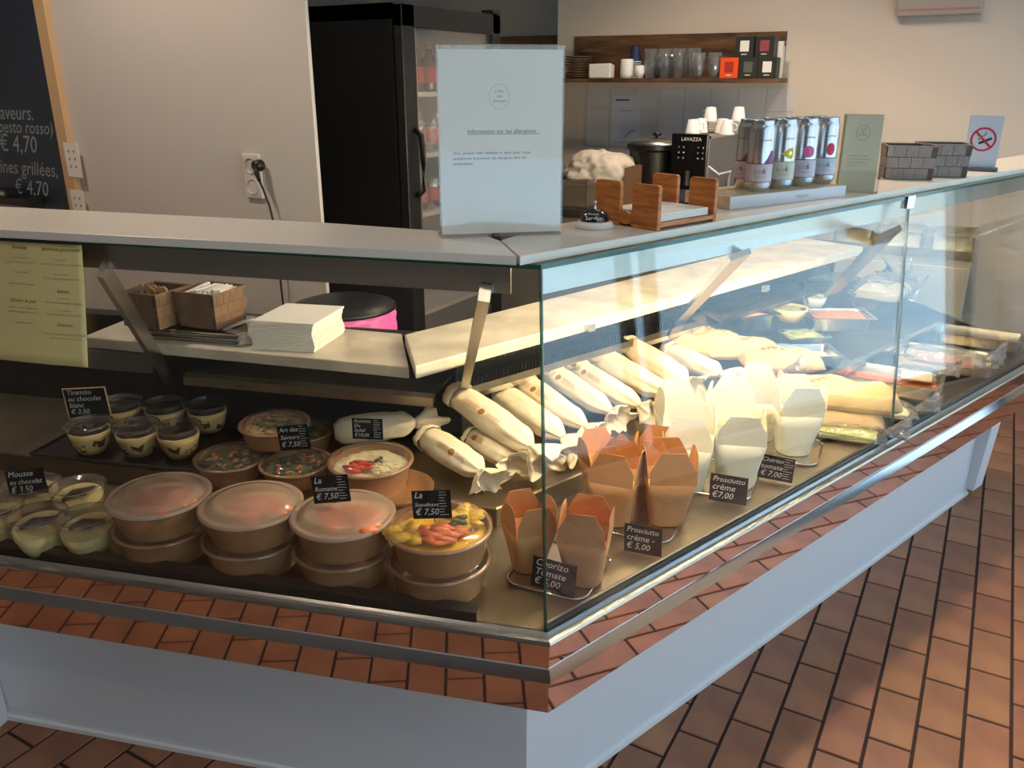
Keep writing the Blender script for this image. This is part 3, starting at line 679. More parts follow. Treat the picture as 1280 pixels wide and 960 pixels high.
# --- no smoking sign
q = at(1222, 213, ZT)
t = thing('no_smoking_sign', 'white no smoking sign with red ring in a dark foot, far end of counter', 'sign', q, math.radians(0))
MB().box(-0.052, 0.052, -0.03, 0.03, 0, 0.009).build('foot', mat('slate_foot', rgb(92, 90, 98), 0.5), t, bevel=0.002)
MB().box(-0.045, 0.045, -0.001, 0.001, 0.009, 0.158).build('sign_plate', mat('sign_white', rgb(226, 232, 244), 0.25), t)
TT = Matrix.Translation((0, -0.0012, 0.090)) @ Matrix.Rotation(PI / 2, 4, 'X')
MB().lathe([(0.029, 0), (0.0345, 0), (0.0345, 0.0006), (0.029, 0.0006)], 40, T=TT).build('ring', red_p, t)
R4 = Matrix.Rotation(PI / 4, 4, 'Y')
MB().box(-0.030, 0.030, -0.0022, -0.0012, -0.0028, 0.0028, T=Matrix.Translation((0, 0, 0.090)) @ R4).build('slash', red_p, t)
R5 = Matrix.Rotation(-0.45, 4, 'Y')
MB().box(-0.014, 0.022, -0.0017, -0.0011, -0.0035, 0.0035, T=Matrix.Translation((0.002, 0, 0.084)) @ R5).build('cigarette', ink, t)
MB().tube([(-0.012, -0.0015, 0.088), (-0.006, -0.0015, 0.098), (0.002, -0.0015, 0.100), (0.006, -0.0015, 0.110)], 0.0022, 6).build('smoke_mark', ink_pale, t)

# ================================================================== PARTITION WALL: blackboard, socket
YP = 2.2
bx_ = atY(72, 130, YP).x
t = thing('blackboard', 'large chalk menu blackboard with a pale wood frame on the left wall', 'blackboard', (bx_, YP - 0.02, 0.95))
MB().box(-1.2, 0, -0.004, 0.018, 0, 1.9).build('board', board, t)
MB().box(0, 0.062, -0.008, 0.019, 0, 1.9).build('frame', lightwood, t)
def chalkline(s_, px, py, size, sh=0.25, al='RIGHT'):
    p = atY(px, py, YP); lettering(t, s_, size, chalk_faint, (p.x - bx_, -0.0045, p.z - 0.95), al, sh)
chalkline('Saveurs.', 50, 150, 0.084); chalkline('pesto rosso)', 74, 168, 0.074); chalkline('€ 4,70', 54, 191, 0.10)
chalkline('aubergines grillées,', 80, 221, 0.084); chalkline('€ 4,70', 68, 245, 0.09)
for (px, py, w_, h_, lb) in ((91, 200, 0.092, 0.135, 'white note card with black stars, the upper one on the blackboard frame'), (99, 262, 0.082, 0.16, 'white note card with black stars, the lower one at the foot of the blackboard frame')):
    p = atY(px, py, YP - 0.03)
    cd = thing('note_card', lb, 'card', p, group='note cards on the blackboard frame')
    MB().box(-w_ / 2, w_ / 2, 0, 0.0015, -h_ / 2, h_ / 2).build('card', paper_white, cd)
    mk = MB()
    for i in range(2):
        for j in range(3): mk.ico((-0.018 + 0.034 * i, -0.0006, h_ / 2 - 0.034 - 0.03 * j), 0.0065, sc=(1, 0.1, 1))
    mk.build('printed_marks', ink_pale, cd)
p = atY(14, 246, YP - 0.05)
t = thing('board_eraser', 'black blackboard eraser with a silver top at the foot of the blackboard', 'eraser', (p.x, YP - 0.07, p.z))
MB().box(-0.11, 0.20, -0.025, 0.04, -0.022, 0.006).build('tray', blackm, t); MB().box(-0.06, 0.045, -0.03, 0.03, 0.006, 0.036).build('eraser_body', blackm, t, bevel=0.003)
MB().box(-0.055, 0.04, -0.0315, -0.03, 0.013, 0.029).build('silver_strip', brushed, t)
p = atY(318, 220, YP)
t = thing('wall_socket', 'white double wall socket on the pale wall behind the counter', 'socket', (p.x, YP, p.z))
MB().box(-0.041, 0.041, -0.012, 0, -0.076, 0.076).build('plate', outlet, t, bevel=0.003)
for z_ in (-0.036, 0.036):
    MB().lathe([(0.026, -0.0), (0.026, 0.003), (0.022, 0.0), (0.0001, -0.006)], 24, T=Matrix.Translation((0, -0.0125, z_)) @ Matrix.Rotation(PI / 2, 4, 'X')).build('outlet', mat('outlet_shade', rgb(206, 198, 190), 0.4), t)
pp = atY(322, 207, YP - 0.03)
t = thing('plug_cord', 'black power plug and cord hanging from the wall socket', 'power cord', (pp.x, YP - 0.013, pp.z))
MB().lathe([(0.0001, 0.0), (0.019, 0), (0.021, 0.012), (0.017, 0.03), (0.0001, 0.034)], 20, T=Matrix.Rotation(PI / 2, 4, 'X')).build('plug', blackm, t, 'all')
MB().tube([(0.0, -0.026, -0.004), (0.012, -0.035, -0.025), (0.022, -0.036, -0.05)], [0.010, 0.009, 0.0055], 10).build('plug_neck', blackm, t, 'all')
MB().tube([(0.022, -0.036, -0.05), (0.030, -0.03, -0.08), (0.040, -0.02, -0.13), (0.048, -0.014, -0.2), (0.052, -0.01, -0.5), (0.05, -0.01, -1.0)], 0.0038, 8).build('cord', blackm, t, 'all')

# ================================================================== FRIDGE
FX, FY0, FY1, FX0, FZ = -1.8, 2.44, 3.09, -2.43, 1.712
t = thing('drinks_fridge', 'tall black drinks fridge with a glass door behind the counter', 'fridge', (FX, FY0, 0))
sh = MB(); D = FY1 - FY0; Bx = FX0 - FX
sh.box(Bx, -0.04, 0, 0.03, 0.0, FZ); sh.box(Bx, -0.04, D - 0.03, D, 0, FZ); sh.box(Bx, Bx + 0.03, 0.03, D - 0.03, 0, FZ); sh.box(Bx, -0.04, 0, D, FZ - 0.05, FZ); sh.box(Bx, -0.04, 0, D, 0, 0.30)
sh.build('cabinet', blackm, t)
inn = MB(); inn.box(Bx + 0.031, Bx + 0.034, 0.031, D - 0.031, 0.3, FZ - 0.05); inn.box(Bx + 0.03, -0.045, 0.031, 0.034, 0.3, FZ - 0.05); inn.box(Bx + 0.03, -0.045, D - 0.034, D - 0.031, 0.3, FZ - 0.05)
inn.build('liner', mat('fridge_liner', rgb(190, 190, 192), 0.5), t)
dr = MB(); dr.box(-0.035, 0, 0, 0.075, 0.12, FZ - 0.002); dr.box(-0.035, 0, D - 0.06, D, 0.12, FZ - 0.002); dr.box(-0.035, 0, 0, D, FZ - 0.075, FZ - 0.002); dr.box(-0.035, 0, 0, D, 0.12, 0.3)
dd = dr.build('door', blackm, t, bevel=0.004)
MB().box(-0.022, -0.016, 0.07, D - 0.055, 0.3, FZ - 0.07).build('door_glass', clear('fridge_glass', (0.88, 0.88, 0.88, 1), 1.5, haze=0.12, hazecol=(0.6, 0.62, 0.65, 1), boost=1.6), dd)
MB().tube([(-0.005, 0.078, FZ - 0.08), (-0.002, 0.078, 0.9)], 0.0035, 6).build('gasket', brushed, dd)
MB().tube([(0.0, 0.05, 1.31), (0.024, 0.055, 1.29), (0.03, 0.056, 1.2), (0.024, 0.056, 1.10), (0.0, 0.05, 1.08)], 0.011, 8).build('handle', blackm, dd, 'all')
MB().box(-0.045, 0.006, D - 0.07, D - 0.012, FZ, FZ + 0.012).build('top_hinge', blackm, t)
for z_ in (0.62, 1.0, 1.215, 1.43):
    MB().box(Bx + 0.04, -0.06, 0.04, D - 0.04, z_ - 0.016, z_).build('shelf', outlet, t)
bt = thing('drink_bottle', '', 'bottle', (0, 0, 0))
MB().lathe([(0.0001, 0), (0.028, 0), (0.031, 0.01), (0.031, 0.10), (0.012, 0.135), (0.012, 0.15), (0.0001, 0.15)], 20).build('bottle_body', mat('dark_drink', rgb(70, 38, 34), 0.2, coat=0.4), bt, 'all')
MB().lathe([(0.0315, 0.03), (0.0315, 0.085)], 20).build('label', mat('red_label', rgb(200, 40, 44), 0.5), bt)
MB().lathe([(0.013, 0.148), (0.013, 0.164), (0.0001, 0.164)], 14).build('cap', mat('cap_red', rgb(190, 50, 50), 0.4), bt)
ct = thing('soda_can', '', 'can', (0, 0, 0))
MB().lathe([(0.0001, 0.002), (0.026, 0.0), (0.032, 0.008), (0.032, 0.105), (0.026, 0.115), (0.0001, 0.112)], 20).build('can_body', alu, ct, True)
MB().lathe([(0.0324, 0.035), (0.0324, 0.085)], 20).build('label', mat('pale_red_label', rgb(206, 120, 116), 0.5), ct)
rows = {1.43: ('bottle', 'top'), 1.215: ('can', 'second'), 1.0: ('can', 'third')}
order = ('nearest the door hinge', 'second along', 'third along', 'fourth along', 'farthest along')
for z_, (kd, nm) in rows.items():
    for k in range(5):
        pos = (FX - 0.10, FY0 + 0.115 + 0.088 * k, z_ + 0.0003)
        if kd == 'bottle': inst(bt, 'dark drink bottle with a red label on the %s fridge shelf, %s' % (nm, order[k]), 'bottle', pos, 0.3, 'bottles on the top fridge shelf')
        else: inst(ct, 'drink can on the %s fridge shelf, %s' % (nm, order[k]), 'can', pos, 0.4, 'cans on the %s fridge shelf' % nm)

# ================================================================== BACK WALL SHELF
t = thing('wall_shelf', 'long dark walnut shelf with backboard on the back wall, holding cups and glasses', 'shelf', (-1.57, YB, 1.457))
MB().box(-0.78, 0.585, -0.215, -0.001, 0, 0.021).build('shelf_board', walnut, t)
MB().box(-0.572, 0.562, -0.018, -0.001, 0.021, 0.235).build('backboard', walnut, t)
SZ = 1.4785; SY = 4.385
t = thing('wall_shelf', 'dark wooden board on the grey recessed wall right of the fridge', 'shelf', (-2.6, 4.95, 1.49))
MB().box(-0.6, 0.2, -0.02, -0.001, 0, 0.235).build('backboard', walnut, t); MB().box(-0.6, 0.2, -0.2, -0.001, -0.02, 0).build('shelf_board', walnut, t)
def onshelf(px, Y=SY): p = atY(px, 98, Y); return (p.x, Y, SZ)
# plates
pt = MB().lathe([(0.0001, 0.0), (0.04, 0.0), (0.075, 0.008), (0.077, 0.0105), (0.04, 0.0035), (0.0001, 0.003)], 28).build('plate', mat('brown_plate', rgb(126, 102, 84), 0.35), None, 'all')
xp = onshelf(722)[0]
ordn = ['lowest', 'second', 'third', 'fourth', 'fifth', 'sixth', 'seventh', 'eighth', 'topmost']
for k in range(9):
    o = pt if k == 0 else pt.copy()
    if k: COL.objects.link(o)
    o.location = (xp + random.uniform(-.002, .002), SY, SZ + 0.0125 * k); tag(o, 'brown rimmed plate in the stack at the left of the wall shelf, %s of nine' % ordn[k], 'plate', 'stacked plates on the wall shelf')
# white rectangular dish
x_, y_, z_ = onshelf(752, 4.30)
pts = [(-0.062, -0.02), (0.058, -0.02), (0.06, 0.02), (-0.06, 0.02)]
m1 = MB(); m1.prism([(-0.062, -0.03), (0.060, -0.03), (0.060, 0.03), (-0.062, 0.03)], 0, [0.070, 0.074, 0.066, 0.062]); o = m1.build('sugar_dish', white_gloss, loc=(x_, y_, z_), bevel=0.006)
tag(o, 'white rectangular porcelain dish beside the plates on the wall shelf', 'dish')
x_, y_, z_ = onshelf(783, 4.31)
o = MB().lathe([(0.0001, 0), (0.031, 0), (0.034, 0.02), (0.033, 0.088), (0.030, 0.092), (0.0001, 0.09)], 24).build('white_canister', white_gloss, None, 'all', loc=(x_, y_, z_)); tag(o, 'tall white cylindrical cup right of the white dish on the wall shelf', 'cup')
x_, y_, z_ = onshelf(799, 4.31)
o = MB().lathe([(0.0001, 0), (0.02, 0), (0.026, 0.03), (0.022, 0.062), (0.0001, 0.06)], 20).build('milk_jug', white_gloss, None, 'all', loc=(x_, y_, z_)); tag(o, 'small white porcelain jug right of the tall white cup on the wall shelf', 'jug')
# paper cup stacks: every cup a thing
pc = thing('paper_cup', '', 'cup', (0, 0, 0))
MB().lathe([(0.023, 0.0), (0.0325, 0.075)], 24).build('cup_wall', blue_cup, pc, 'all')
MB().lathe([(0.0325, 0.073), (0.0345, 0.075), (0.0325, 0.078)], 24).build('rolled_rim', white_gloss, pc, 'all')
MB().box(-0.008, 0.008, -0.0312, -0.0305, 0.040, 0.046).build('mark', white_gloss, pc)
for (px, Y, n_, hb, side) in ((793, 4.40, 8, 0.078, 'left'), (814, 4.42, 6, 0.078, 'right')):
    x_, y_, z_ = onshelf(px, Y)
    for k in range(n_):
        # nested upside down: rims at the bottom
        o = inst(pc, 'navy paper cup, upside down, %s of the %s stack on the wall shelf' % (['lowest', 'second', 'third', 'fourth', 'fifth', 'sixth', 'seventh', 'topmost'][k] if k < n_ - 1 else 'topmost', side), 'cup', (x_, y_, z_ + 0.079 + 0.011 * k + 0.0002), 0, 'navy paper cups on the wall shelf', rot=(PI, 0, 0))
# glasses
gt = MB().lathe([(0.0001, 0.004), (0.027, 0.0), (0.034, 0.14), (0.033, 0.14), (0.026, 0.006), (0.0001, 0.008)], 20).build('drinking_glass', drink_glass, None, 'all')
gx = [812, 821, 830, 838, 847, 856, 866]; gord = ['first from the left', 'second from the left', 'third from the left', 'fourth from the left', 'fifth from the left', 'sixth from the left', 'seventh from the left']
for k, px in enumerate(gx):
    o = gt if k == 0 else gt.copy()
    if k: COL.objects.link(o)
    o.location = onshelf(px, 4.33 if k % 2 == 0 else 4.41); tag(o, 'plain tumbler glass upside or upright on the wall shelf, %s' % gord[k], 'glass', 'tumblers on the wall shelf'); o['label'] = 'plain clear tumbler on the wall shelf, %s' % gord[k]
gm = thing('glass_mug', '', 'glass', (0, 0, 0))
MB().lathe([(0.0001, 0.012), (0.032, 0.0), (0.027, 0.018), (0.034, 0.05), (0.034, 0.118), (0.032, 0.118), (0.032, 0.05), (0.024, 0.02), (0.0001, 0.02)], 20).build('glass_body', drink_glass, gm, 'all')
MB().tube([(0.033, 0, 0.10), (0.055, 0, 0.095), (0.058, 0, 0.06), (0.034, 0, 0.045)], 0.005, 8).build('handle', drink_glass, gm, 'all')
for k, (px, lb) in enumerate(((872, 'tall clear glass mug with a handle on the wall shelf, left of the two'), (892, 'tall clear glass mug with a handle on the wall shelf, next to the orange box'))):
    inst(gm, lb, 'glass', onshelf(px, 4.33), 0.4, 'glass mugs on the wall shelf')
# tea boxes
def teabox(px, z_, mt, labcol, lab, w=0.088, h=0.093, Y=4.34):
    x_ = onshelf(px, Y)[0]
    t = thing('tea_box', lab, 'box', (x_, Y, z_), 0, 'tea boxes on the wall shelf')
    MB().box(-w / 2, w / 2, -0.04, 0.05, 0, h).build('carton_body', mt, t, bevel=0.001)
    MB().box(-w * 0.24, w * 0.24, -0.0412, -0.04, h * 0.28, h * 0.80).build('label_square', labcol, t)
    MB().box(-w * 0.15, w * 0.15, -0.0410, -0.04, h * 0.13, h * 0.17).build('label_line', paper_white, t)
teabox(913, SZ, orange_box, mat('rust_label', rgb(170, 52, 40), 0.5), 'bright orange tea box on the wall shelf')
teabox(936.5, SZ, dark_box, mat('faint_label', rgb(92, 98, 92), 0.5), 'dark tea box with a faint grey label, right of the orange box')
teabox(960, SZ, dark_box, paper_white, 'dark tea box with a white label, lower right on the wall shelf')
teabox(930, SZ + 0.0935, dark_box, paper_white, 'dark tea box with a white label, upper row on the wall shelf')
teabox(954.5, SZ + 0.0935, dark_box, mat('plum_label', rgb(150, 70, 80), 0.5), 'dark tea box with a plum red label, upper row on the wall shelf')
x_ = onshelf(972, 4.38)[0]
t = thing('tablet_stand', 'upright white tablet stand leaning at the right end of the wall shelf', 'stand', (x_, 4.40, SZ))
MB().box(-0.012, 0.012, -0.03, 0.03, 0, 0.165).build('upright', outlet, t, bevel=0.002); MB().box(-0.06, 0.012, 0.0, 0.03, 0.145, 0.165).build('top_bar', outlet, t)
p = atY(783, 148, YB)
t = thing('wall_note', 'white printed paper sheet taped on the wall below the shelf', 'paper', (p.x, YB - 0.0055, p.z))
MB().box(-0.085, 0.085, -0.001, 0, -0.12, 0.12).build('sheet', mat('note_paper', rgb(206, 206, 220), 0.8), t)
MB().box(-0.065, 0.015, -0.0015, -0.001, 0.092, 0.099).build('heading', mat('navy_ink', rgb(30, 30, 60), 0.8), t)
sg = MB().tube([(0.0, -0.002, -0.10), (0.02, -0.002, -0.075), (0.05, -0.002, -0.06)], 0.0022, 5); sg.tube([(-0.04, -0.0015, 0.04), (0.03, -0.0015, 0.04)], 0.0008, 4); sg.build('handwriting', ink, t)
# patch of shade high on the wall, painted as an added thin darker box
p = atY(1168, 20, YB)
t = thing('shade_patch', 'thin darker box added as a patch of shade high on the back wall', 'painted shade', (p.x, YB, p.z))
MB().box(-0.16, 0.19, -0.04, -0.001, 0.0, 0.25).build('shade_panel', mat('shade_grey', rgb(168, 156, 148), 0.7), t, bevel=0.01)
MB().box(-0.15, 0.18, -0.041, -0.04, 0.02, 0.03).build('patch_line', mat('patch_rose', rgb(170, 120, 110), 0.7), t)

# ================================================================== BACK COUNTER AND ITS THINGS
CZ = 0.93
t = thing('back_counter', 'dark work counter along the back wall under the coffee machine', 'counter', (-1.55, 3.95, 0))
MB().box(-0.68, 0.72, -0.55, 0.53, CZ - 0.03, CZ).build('worktop', mat('worktop_dark', rgb(48, 46, 46), 0.5), t)
for k in range(3): MB().box(-0.66 + 0.45 * k, -0.22 + 0.45 * k, -0.53, -0.51, 0.1, CZ - 0.04).build('door', mat('unit_door', rgb(120, 116, 112), 0.5), t, bevel=0.003)
MB().box(-0.67, 0.71, -0.51, 0.53, 0.0, CZ - 0.031).build('carcass', mat('carcass', rgb(90, 86, 84), 0.6), t)
# coffee machine
MX = atY(885, 190, 3.55).x
mw = MX - atY(842, 190, 3.55).x
mz = atY(885, 168, 3.55).z
t = thing('coffee_machine', 'black and grey espresso coffee machine with cups on its top', 'coffee machine', (MX, 3.55, CZ))
MH = mz - CZ
MB().box(-mw - 0.01, 0, 0.02, 0.55, 0.0, MH - 0.02).build('body', mat('machine_grey', rgb(104, 104, 110), 0.35, 0.5), t, bevel=0.004)
MB().box(-mw - 0.012, -0.004, 0, 0.02, 0.10, MH).build('front_panel', mat('machine_black', rgb(16, 16, 18), 0.2), t, bevel=0.003)
MB().box(-mw, -0.01, -0.05, 0.02, 0.0, 0.05).build('drip_tray', blackm, t)
MB().tube([(-mw / 2, -0.03, 0.18), (-mw / 2, -0.03, 0.12)], 0.012, 10).build('spout', blackm, t)
MB().box(-mw - 0.005, 0.0, 0.03, 0.5, MH - 0.02, MH - 0.008).build('cup_tray', brushed, t)
lettering(t, 'LAVAZZA', 0.020, paper_white, (-mw / 2, -0.001, MH - 0.028), 'CENTER')
for i in range(3):
    for s_ in (-1, 1):
        for j in range(2): MB().ico((-mw / 2 + s_ * (0.032 + 0.02 * j), -0.001, MH - 0.055 - 0.022 * i), 0.0045, sc=(1, 0.3, 1)).build('button', brushed, t)
MB().tube([(0.001, 0.02, MH - 0.13), (0.04, 0.05, MH - 0.165), (0.006, 0.18, MH - 0.175), (0.03, 0.26, MH - 0.17), (0.008, 0.32, MH - 0.2), (0.008, 0.33, 0.02)], 0.0045, 6).build('milk_hose', outlet, t, 'all')
# cups on the machine
cp = thing('espresso_cup', '', 'cup', (0, 0, 0))
MB().lathe([(0.0001, 0.0), (0.026, 0.0), (0.031, 0.003), (0.0345, 0.002), (0.031, 0.006), (0.021, 0.062), (0.0001, 0.064)], 24).build('cup_body', white_gloss, cp, 'all')
MB().tube([(0.026, 0, 0.018), (0.046, 0, 0.022), (0.045, 0, 0.044), (0.023, 0, 0.048)], 0.0042, 8).build('handle', white_gloss, cp, 'all')
sc_ = MB().lathe([(0.0001, 0), (0.022, 0), (0.055, 0.008), (0.054, 0.010), (0.022, 0.003), (0.0001, 0.003)], 26).build('saucer', white_gloss, None, 'all')
tz = mz - 0.0075
def mt_(px, Y): p = atY(px, 160, Y); return Vector((p.x, Y, tz))
so = ['lowest', 'second', 'third', 'fourth', 'topmost']
first = True
for px, Y, nm in ((893, 3.86, 'left'), (925, 3.95, 'right')):
    for k in range(5):
        o = sc_ if first else sc_.copy()
        if not first: COL.objects.link(o)
        first = False; o.location = mt_(px, Y) + Vector((0, 0, 0.0085 * k)); tag(o, 'white saucer on the coffee machine, %s in the %s pile' % (so[k], nm), 'saucer', 'saucers on the coffee machine')
for px, Y, dz, a, lb in ((866, 3.62, 0, 0.5, 'white espresso cup upside down at the front left edge of the coffee machine'), (876, 3.74, 0, 2.2, 'white espresso cup upside down behind the front left one on the coffee machine'),
                         (887, 3.86, 0.0435, 2.6, 'white espresso cup on top of the left saucer pile'), (909, 3.66, 0, -0.3, 'white espresso cup with its handle to the right, front right on the coffee machine'),
                         (903, 3.76, 0, 2.5, 'white espresso cup behind the front right one on the coffee machine'), (922, 3.95, 0.0435, 2.4, 'white espresso cup on top of the right saucer pile')):
    inst(cp, lb, 'cup', mt_(px, Y) + Vector((0, 0, dz)), a, 'espresso cups on the coffee machine')
# soup kettle
p = atY(814, 230, 3.72)
t = thing('soup_kettle', 'black soup kettle with a steel lid left of the coffee machine', 'kettle', (p.x, 3.76, CZ))
kz = atY(806, 180, 3.72).z - CZ
MB().lathe([(0.0001, 0), (0.115, 0), (0.12, 0.02), (0.12, kz - 0.03), (0.132, kz - 0.02), (0.132, kz), (0.0001, kz)], 36).build('pot', blackm, t, True)
MB().lathe([(0.12, kz), (0.118, kz + 0.008), (0.06, kz + 0.024), (0.0001, kz + 0.028)], 36).build('lid', brushed, t, 'all')
MB().lathe([(0.008, kz + 0.026), (0.008, kz + 0.034), (0.02, kz + 0.036), (0.02, kz + 0.048), (0.0001, kz + 0.05)], 16).build('knob', blackm, t, 'all')
# cloth bag, carton, crate
def blob(name, c, rad, mt, label, cat, sub=4, amp=0.25, fr_=4.0, flat=None, parent=None, seed=0, fold=0.0):
    bm = bmesh.new(); bmesh.ops.create_icosphere(bm, subdivisions=sub, radius=1)
    for v in bm.verts:
        n_ = noise.noise(v.co * fr_ * 0.5 + Vector((seed, 0, 0))) * amp + noise.noise(v.co * fr_ * 1.7 + Vector((seed, 3, 0))) * amp * 0.45
        if fold: n_ += -abs(noise.noise(v.co * fr_ * 1.1 + Vector((0, seed, 5)))) * fold
        co = v.co * (1 + n_); v.co = Vector((co.x * rad[0], co.y * rad[1], co.z * rad[2]))
        if flat is not None and v.co.z < flat: v.co.z = flat
    me = bpy.data.meshes.new(name); bm.to_mesh(me); bm.free(); me.materials.append(mt)
    o = put(name, me, parent, 'all', loc=c); 
    return tag(o, label, cat) if label else o
p = atY(752, 218, 3.66)
blob('cloth_bag', (p.x, 3.66, CZ + 0.115), (0.20, 0.12, 0.135), cloth_white, 'crumpled white cloth bag on the back counter', 'bag', 5, 0.12, 3, -0.9, seed=2, fold=0.22)
p = atY(790, 210, 3.60)
o = MB().prism([(-0.03, -0.02), (0.035, -0.03), (0.04, 0.03), (-0.02, 0.03)], 0, [0.17, 0.19, 0.18, 0.16]).build('carton', carton, loc=(p.x, 3.60, CZ + 0.003), rz=0.2); tag(o, 'small brown cardboard carton between the cloth bag and the soup kettle', 'carton')
p = atY(718, 245, 3.50)
t = thing('plastic_crate', 'grey brown plastic crate at the left end of the back counter', 'crate', (p.x - 0.06, 3.52, CZ + 0.001), 0.05)
MB().box(-0.14, 0.14, -0.08, 0.08, 0, 0.008).box(-0.14, 0.14, -0.08, -0.074, 0, 0.12).box(-0.14, 0.14, 0.074, 0.08, 0, 0.12).box(-0.14, -0.134, -0.08, 0.08, 0, 0.12).box(0.134, 0.14, -0.08, 0.08, 0, 0.12).build('crate_body', crate_m, t)
MB().box(-0.145, 0.145, -0.085, 0.085, 0.095, 0.105).build('crate_rim', crate_m, t)

# cabinet and prep pans beyond the far end, seen through the glass
q0 = at(1150, 300, 0.95)
t = thing('prep_cabinet', 'cream cabinet with a steel top at the far end behind the counter', 'cabinet', (-0.34, 4.17, 0), 0)
MB().box(-0.32, 0.30, -0.28, 0.30, 0.0, 0.77).build('carcass', beige_panel, t, bevel=0.003); MB().box(-0.33, 0.31, -0.29, 0.31, 0.772, 0.81).build('steel_top', brushed, t)
for k in range(2): MB().box(-0.31 + 0.305 * k, -0.01 + 0.305 * k, -0.295, -0.281, 0.1, 0.74).build('door', beige_panel, t, bevel=0.002)
for k in range(3):
    u = thing('steel_pan', 'empty shallow steel pan on the cream cabinet, %s of three' % ['first', 'middle', 'last'][k], 'pan', (-0.52 + 0.2 * k, 4.15, 0.8105), 0, 'pans on the cream cabinet')
    MB().box(-0.075, 0.075, -0.13, 0.13, 0, 0.004).box(-0.08, 0.08, -0.135, -0.13, 0, 0.04).box(-0.08, 0.08, 0.13, 0.135, 0, 0.04).box(-0.08, -0.075, -0.135, 0.135, 0, 0.04).box(0.075, 0.08, -0.135, 0.135, 0, 0.04).build('pan_body', brushed, u)
    MB().box(-0.088, 0.088, -0.143, -0.133, 0.04, 0.042).box(-0.088, 0.088, 0.133, 0.143, 0.04, 0.042).build('pan_rim', chrome, u)

# ================================================================== BEHIND THE LEFT WING: basket, trays, napkins, bin
MZ = 0.8605
tr0 = at(245, 424, MZ)
trp = MB(); trp.prism([(-0.15, -0.09), (0.14, -0.09), (0.155, -0.07), (0.155, 0.07), (0.14, 0.09), (-0.15, 0.09)], 0, 0.003)
trp.tube([(-0.15, -0.09, 0.004), (0.135, -0.09, 0.004), (0.155, -0.07, 0.004), (0.155, 0.07, 0.004), (0.135, 0.09, 0.004), (-0.15, 0.09, 0.004)], 0.003, 6)
trm = trp.mesh('serving_tray', chrome)
for k in range(5):
    o = put('serving_tray', trm, None, True, loc=tr0 + dL * 0.0 + iL * 0.06 + Vector((0, 0, 0.0005 + 0.0062 * k)), rz=AZL + 0.02 * (k % 2))
    tag(o, 'thin steel tray under the brown basket, %s in the pile of five' % ['lowest', 'second', 'third', 'fourth', 'topmost'][k], 'tray', 'steel trays under the brown basket')
bz = MZ + 0.035
bp_ = at(295, 410, bz); 
for k, (px, lb) in enumerate(((247, 'brown woven strap basket full of white napkins on the steel trays'), (176, 'brown woven strap basket holding wooden cutlery, left of the napkin basket'))):
    pc_ = at(px, 413, bz) + iL * 0.075
    basket('woven_basket', lb, pc_, AZL - 0.15, 0.115, 0.12, 0.088, 5, 5, 3, weave_brown, 'brown woven baskets behind the left wing')
    for j in range(9):
        x = -0.042 + 0.0105 * j
        if k == 0:
            o = MB().box(-0.0035, 0.0035, -0.045, 0.045, 0, 0.085).build('folded_napkin', paper_white, bevel=0.001)
            tag(o, 'white folded napkin standing in the brown basket, %s from the left' % ['first', 'second', 'third', 'fourth', 'fifth', 'sixth', 'seventh', 'eighth', 'ninth'][j], 'napkin', 'napkins in the brown basket')
        else:
            o = MB().box(-0.004, 0.004, -0.001, 0.001, 0, 0.078).lathe([(0.0001, -0.001), (0.009, -0.001), (0.009, 0.001), (0.0001, 0.001)], 12, T=Matrix.Translation((0, 0, 0.082)) @ Matrix.Rotation(PI / 2, 4, 'X')).build('wooden_spoon', lightwood)
            tag(o, 'wooden spoon standing in the brown cutlery basket, %s from the left' % ['first', 'second', 'third', 'fourth', 'fifth', 'sixth', 'seventh', 'eighth', 'ninth'][j], 'spoon', 'wooden spoons in the cutlery basket')
        R_ = Matrix.Rotation(AZL - 0.15, 4, 'Z'); o.location = pc_ + R_ @ Vector((x, random.uniform(-0.02, 0.01) if k else 0, 0.006)); o.rotation_euler = (random.uniform(-.15, .15), random.uniform(0.02, .2), AZL - 0.15)
q = at(291, 406, MZ + 0.036)
t = thing('price_note', 'narrow white card with small print leaning beside the brown basket', 'card', q + Vector((0.012, 0, 0.001)), AZL + 0.35)
MB().box(-0.045, 0.045, -0.012, 0.012, 0, 0.0015, T=Matrix.Rotation(-0.3, 4, 'Y')).build('card', paper_white, t); MB().box(-0.03, 0.03, -0.006, -0.003, 0.0016, 0.002, T=Matrix.Rotation(-0.3, 4, 'Y')).build('print', ink_pale, t)
# napkin pile
q = at(393, 441, MZ)
t = thing('napkin_pile', 'tall pile of white paper napkins on the marble of the left wing', 'napkins', q, AZL + 0.06)
for k in range(16):
    sh_ = 0.004 * math.sin(k * 0.5) + random.uniform(-.0015, .0015)
    MB().prism([(-0.160 + sh_, 0.0 + sh_), (0.0 + sh_, 0.0 - sh_ * 0.5), (0.012 + sh_, 0.17), (-0.146 + sh_, 0.175)], 0.0045 * k, 0.0045 * k + 0.0041).build('napkin', paper_white, t, bevel=0.0012)
